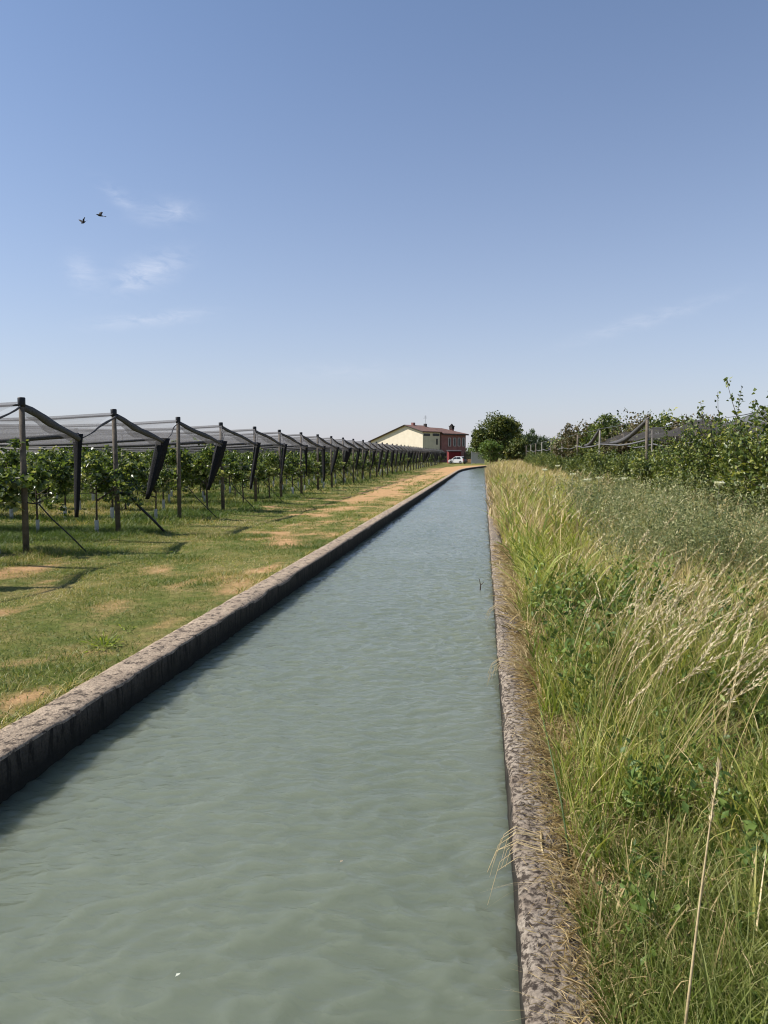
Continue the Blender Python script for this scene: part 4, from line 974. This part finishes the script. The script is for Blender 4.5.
# ------------------------------------------------------------------ yard: shed, gate, fence, car
def face_cam(px, d): x, y = W(px, d); return x, y
x, y = W(453.8, 152)
e = empty('red_shed', (x, y, 0), R(12)); tag(e, 'small red shed with ribbed doors behind the white car', 'shed')
sm = MB(); sm.box((0, 0, 1.25), (2.6, 2.0, 2.5)); sm.build('wall', M['redpaint'], e)
for sx in (-.62, .62):
    dm = MB().box((sx, -1.03, 1.15), (1.18, .05, 2.2))
    for i in range(5): dm.box((sx - .48 + .24 * i, -1.07, 1.15), (.05, .04, 2.1))
    dr = dm.build('door', M['redpaint'], e); MB().box((sx * .2, -1.09, 1.1), (.05, .06, .3)).build('handle', M['wire'], dr)
MB().prism([(-1.5, -1.3, 2.5), (1.5, -1.3, 2.5), (1.5, 1.2, 2.75), (-1.5, 1.2, 2.75)], (0, 0, .1)).build('roof', M['edge'], e)
e = empty('yard_gate', (*W(477.5, 137), 0), R(6)); tag(e, 'grey ribbed metal gate across the track left of the large tree', 'gate')
gp = MB().box((0, 0, 1.2), (2.3, .04, 2.1))
for i in range(12): gp.box((-1.06 + .193 * i, -.03, 1.2), (.05, .03, 2.06))
gp.build('gate_panel', M['greygate'], e)
for sx in (-1.22, 1.22): MB().box((sx, 0, 1.25), (.12, .12, 2.6)).build('post', M['greygate'], e)
MB().box((0, -.02, 2.29), (2.36, .06, .07)).build('top_rail', M['greygate'], e); MB().box((0.9, -.08, 1.1), (.05, .05, .25)).build('handle', M['wire'], e)
e = empty('yard_fence', (*W(467.6, 140), 0), R(8)); tag(e, 'dark slatted fence between the white car and the grey gate', 'fence')
fp = MB()
for i in range(11): fp.box((0, 0, .2 + .2 * i), (1.35, .03, .16))
fp.build('slat_panel', M['edge'], e)
for sx in (-.74, .74): MB().box((sx, .02, 1.25), (.1, .1, 2.5)).build('post', M['edge'], e)

def car():
    x, y = W(457.6, 145); e = empty('parked_car', (x, y, 0), R(148)); tag(e, 'small white hatchback parked at the end of the dirt track', 'car')
    L_, Wd = 3.8, 1.66
    prof = [(-1.88, .30), (-1.90, .62), (-1.80, .88), (-1.55, 1.18), (-1.28, 1.42), (-.9, 1.47), (.05, 1.47), (.35, 1.38), (.95, .98), (1.55, .88), (1.82, .70), (1.90, .45), (1.84, .28), (1.55, .22), (-1.55, .22)]
    n = len(prof); secs = [(-1.0, .93), (-.82, 1.0), (0, 1.01), (.82, 1.0), (1.0, .93)]; vs = []; fs = []
    for (s, k) in secs:
        for (px, pz) in prof:
            inset = 1.0 - (.16 * max(0, (pz - .85) / .62)) if abs(s) > .5 else 1
            vs.append((px * k if abs(s) == 1 else px, s * Wd / 2 * inset, pz))
    for a in range(len(secs) - 1):
        for i in range(n): fs.append((a * n + i, a * n + (i + 1) % n, (a + 1) * n + (i + 1) % n, (a + 1) * n + i))
    fs.append(tuple(range(n))); fs.append(tuple((len(secs) - 1) * n + i for i in range(n)))
    MB().add(vs, fs).build('body', M['carpaint'], e, False)
    def win(q, nm='window'): MB().prism([Vector(p) for p in q], (0, 0, .004)).build(nm, M['glass'], e)
    for s in (-1, 1):
        yb, yt = s * (Wd / 2 * .985 * .95 + .05), s * (Wd / 2 * .87 + .035)
        MB().add([(-1.25, yb, .95), (-.2, yb, .95), (-.2, yt, 1.36), (-1.05, yt, 1.36)], [(0, 1, 2, 3)]).add([(-.12, yb, .95), (.78, yb, .95), (.25, yt, 1.34), (-.12, yt, 1.36)], [(0, 1, 2, 3)]).build('side_window', M['glass'], e)
        for wx in (-1.18, 1.18):
            t_ = MB().tube([(wx, s * (Wd / 2 - .17), .30), (wx, s * (Wd / 2 + .02), .30)], .30, 18).build('wheel', M['tyre'], e)
            MB().tube([(wx, s * (Wd / 2 + .01), .30), (wx, s * (Wd / 2 + .035), .30)], .19, 14).build('rim', M['rim'], t_)
        MB().box((1.80, s * .62, .66), (.14, .28, .13)).build('headlight', M['lampwhite'], e)
        MB().box((-1.84, s * .66, .82), (.10, .18, .30)).build('taillight', M['lampred'], e)
        MB().box((.62, s * (Wd / 2 + .08), .98), (.10, .16, .12)).build('mirror', M['carpaint'], e)
    MB().add([(.42, -.62, 1.37), (.42, .62, 1.37), (.99, .72, 1.01), (.99, -.72, 1.01)], [(0, 1, 2, 3)]).build('windscreen', M['glass'], e)
    MB().add([(-1.34, -.60, 1.40), (-1.34, .60, 1.40), (-1.70, .68, 1.04), (-1.70, -.68, 1.04)], [(0, 1, 2, 3)]).build('rear_window', M['glass'], e)
    MB().box((-1.90, 0, .38), (.08, 1.5, .16)).build('bumper', M['cap'], e); MB().box((1.89, 0, .36), (.08, 1.4, .14)).build('bumper', M['cap'], e)
car()

# ------------------------------------------------------------------ birds
def bird(pos, heading, pitch, flap, bank, label, s=1.0):
    prof = [(-.20, .004, .0), (-.15, .020, .0), (-.08, .036, .0), (.0, .048, .0), (.07, .042, .004), (.115, .028, .014), (.135, .028, .02), (.16, .024, .022), (.18, .010, .018), (.21, .002, .012)]
    mb = MB(); mb.tube([(p[0], 0, p[2]) for p in prof], [p[1] for p in prof], 10)
    mb.prism([(-.14, -.02, 0), (-.14, .02, 0), (-.30, .055, -.005), (-.31, -.055, -.005)], (0, 0, .006))
    for sg, fl in ((1, flap[0]), (-1, flap[1])):
        c, z = math.cos(fl), math.sin(fl); c2, z2 = math.cos(fl * .55), math.sin(fl * .55)
        A, B = (.07, sg * .03, .01), (-.06, sg * .03, .0)
        C_, D_ = (.085, sg * (.03 + .15 * c), .01 + .15 * z), (-.075, sg * (.03 + .14 * c), .14 * z)
        E_ = (-.02, sg * (.03 + .15 * c + .17 * c2), .15 * z + .17 * z2); G_ = (-.09, sg * (.03 + .15 * c + .12 * c2), .15 * z + .12 * z2)
        for q in ([A, B, D_, C_], [C_, D_, G_, E_]): mb.prism([Vector(p) for p in q], (0, 0, .006))
    o = mb.build('bird', M['feather'], None, True, pos); o.rotation_euler = (bank, pitch, heading); o.scale = (s, s, s); tag(o, label, 'bird', 'pair of birds flying in the sky')
bird(PW(100, 215.5, 44), R(200), R(-8), (R(38), R(22)), R(-35), 'dark flying bird on the upper right of the pair', 1.15)
bird(PW(83.5, 222.5, 44), R(255), R(35), (R(55), R(60)), R(10), 'dark flying bird on the lower left of the pair, wings raised', 1.1)

# ------------------------------------------------------------------ sun and sky
AZ, EL = -98.0, 46.0          # sun azimuth from +Y towards +X (negative: left), elevation
sd = Vector((math.sin(R(AZ)) * math.cos(R(EL)), math.cos(R(AZ)) * math.cos(R(EL)), math.sin(R(EL))))
sl = bpy.data.lights.new('sun', 'SUN'); sl.energy = 4.0; sl.angle = R(.53); sl.color = (1.0, .945, .86)
so = bpy.data.objects.new('sun', sl); COL.objects.link(so); so.rotation_euler = sd.to_track_quat('Z', 'Y').to_euler()
wd = bpy.data.worlds.new('World'); SC.world = wd; wd.use_nodes = True
nt = wd.node_tree; nt.nodes.clear(); L = nt.links
sky = nd(nt, 'ShaderNodeTexSky'); sky.sky_type = 'NISHITA'; sky.sun_disc = False; sky.sun_elevation = R(EL); sky.sun_rotation = R(AZ)
sky.altitude = 50; sky.air_density = 1.0; sky.dust_density = .5; sky.ozone_density = 3.0
tc = nd(nt, 'ShaderNodeTexCoord'); G = tc.outputs['Generated']
def mth(op, a, b=None, c=None):
    n = nd(nt, 'ShaderNodeMath', operation=op)
    for i, v in enumerate((a, b, c)):
        if v is None: continue
        if isinstance(v, (int, float)): n.inputs[i].default_value = v
        else: L.new(v, n.inputs[i])
    return n.outputs[0]
def dotc(v):
    n = nd(nt, 'ShaderNodeVectorMath', operation='DOT_PRODUCT'); L.new(G, n.inputs[0]); n.inputs[1].default_value = v; return n.outputs['Value']
nz = nd(nt, 'ShaderNodeTexNoise', inp={'Scale': 26, 'Detail': 7, 'Roughness': .62, 'Distortion': .6}); mp = nd(nt, 'ShaderNodeMapping', inp={'Scale': (1, 1, 3.0), 'Rotation': (R(12), R(-14), 0)}); L.new(G, mp.inputs[0]); L.new(mp.outputs[0], nz.inputs['Vector'])
nv = nd(nt, 'ShaderNodeMapRange', inp={'From Min': .34, 'From Max': .74}); L.new(nz.outputs['Fac'], nv.inputs[0])
tot = None
for px, py, hw, hh, an, st in ((166, 212, 24, 9, 6, .34), (146, 272, 30, 11, 24, .56), (82, 272, 11, 13, 30, .34), (118, 196, 16, 6, -30, .26), (150, 319, 44, 6, 9, .42), (640, 322, 60, 6, 14, .24), (350, 372, 60, 9, 2, .14)):
    c = (Vector(PW(px, py, 100.0)) - Vector((0, 0, CAMZ))).normalized(); rt = c.cross(Vector((0, 0, 1))).normalized(); up = rt.cross(c)
    ca, sa = math.cos(R(an)), math.sin(R(an)); r1 = rt * ca + up * sa; u1 = up * ca - rt * sa
    u = mth('DIVIDE', dotc(r1), hw / F); v = mth('DIVIDE', dotc(u1), hh / F); fw = mth('GREATER_THAN', dotc(c), 0.5)
    q = mth('ADD', mth('MULTIPLY', u, u), mth('MULTIPLY', v, v)); gss = mth('MULTIPLY', mth('POWER', 2.718, mth('MULTIPLY', q, -1.0)), fw)
    val = mth('MULTIPLY', gss, st); tot = val if tot is None else mth('ADD', tot, val)
cl = mth('MULTIPLY', tot, nv.outputs[0])
mx = nd(nt, 'ShaderNodeMix', data_type='RGBA'); L.new(cl, mx.inputs[0]); 
tn = nd(nt, 'ShaderNodeMix', data_type='RGBA', blend_type='MULTIPLY'); tn.inputs[0].default_value = 1; tn.inputs[7].default_value = (1.06, 1.13, 1.20, 1); L.new(sky.outputs[0], tn.inputs[6]); L.new(tn.outputs[2], mx.inputs[6]); mx.inputs[7].default_value = (9.5, 9.8, 10.5, 1)
sz = nd(nt, 'ShaderNodeSeparateXYZ'); L.new(G, sz.inputs[0])      # pale summer haze low in the sky
hzf = mth('MULTIPLY', mth('POWER', 2.718, mth('MULTIPLY', mth('MAXIMUM', sz.outputs['Z'], 0.0), -4.3)), .82)
mh = nd(nt, 'ShaderNodeMix', data_type='RGBA'); L.new(hzf, mh.inputs[0]); L.new(mx.outputs[2], mh.inputs[6]); mh.inputs[7].default_value = (5.35, 5.2, 5.95, 1)
bg = nd(nt, 'ShaderNodeBackground', inp={1: .07}); L.new(mh.outputs[2], bg.inputs[0])
wo = nd(nt, 'ShaderNodeOutputWorld'); L.new(bg.outputs[0], wo.inputs[0])

SC.view_settings.view_transform = 'Standard'; SC.view_settings.look = 'None'; SC.view_settings.exposure = 0.75; SC.view_settings.gamma = 1.0
SC.render.engine = 'CYCLES'; SC.cycles.pixel_filter_type = 'BLACKMAN_HARRIS'; SC.cycles.filter_width = 1.1
SC.cycles.transparent_max_bounces = 48; SC.cycles.max_bounces = 6; SC.cycles.use_denoising = True
print('FRUIT TREES', count)
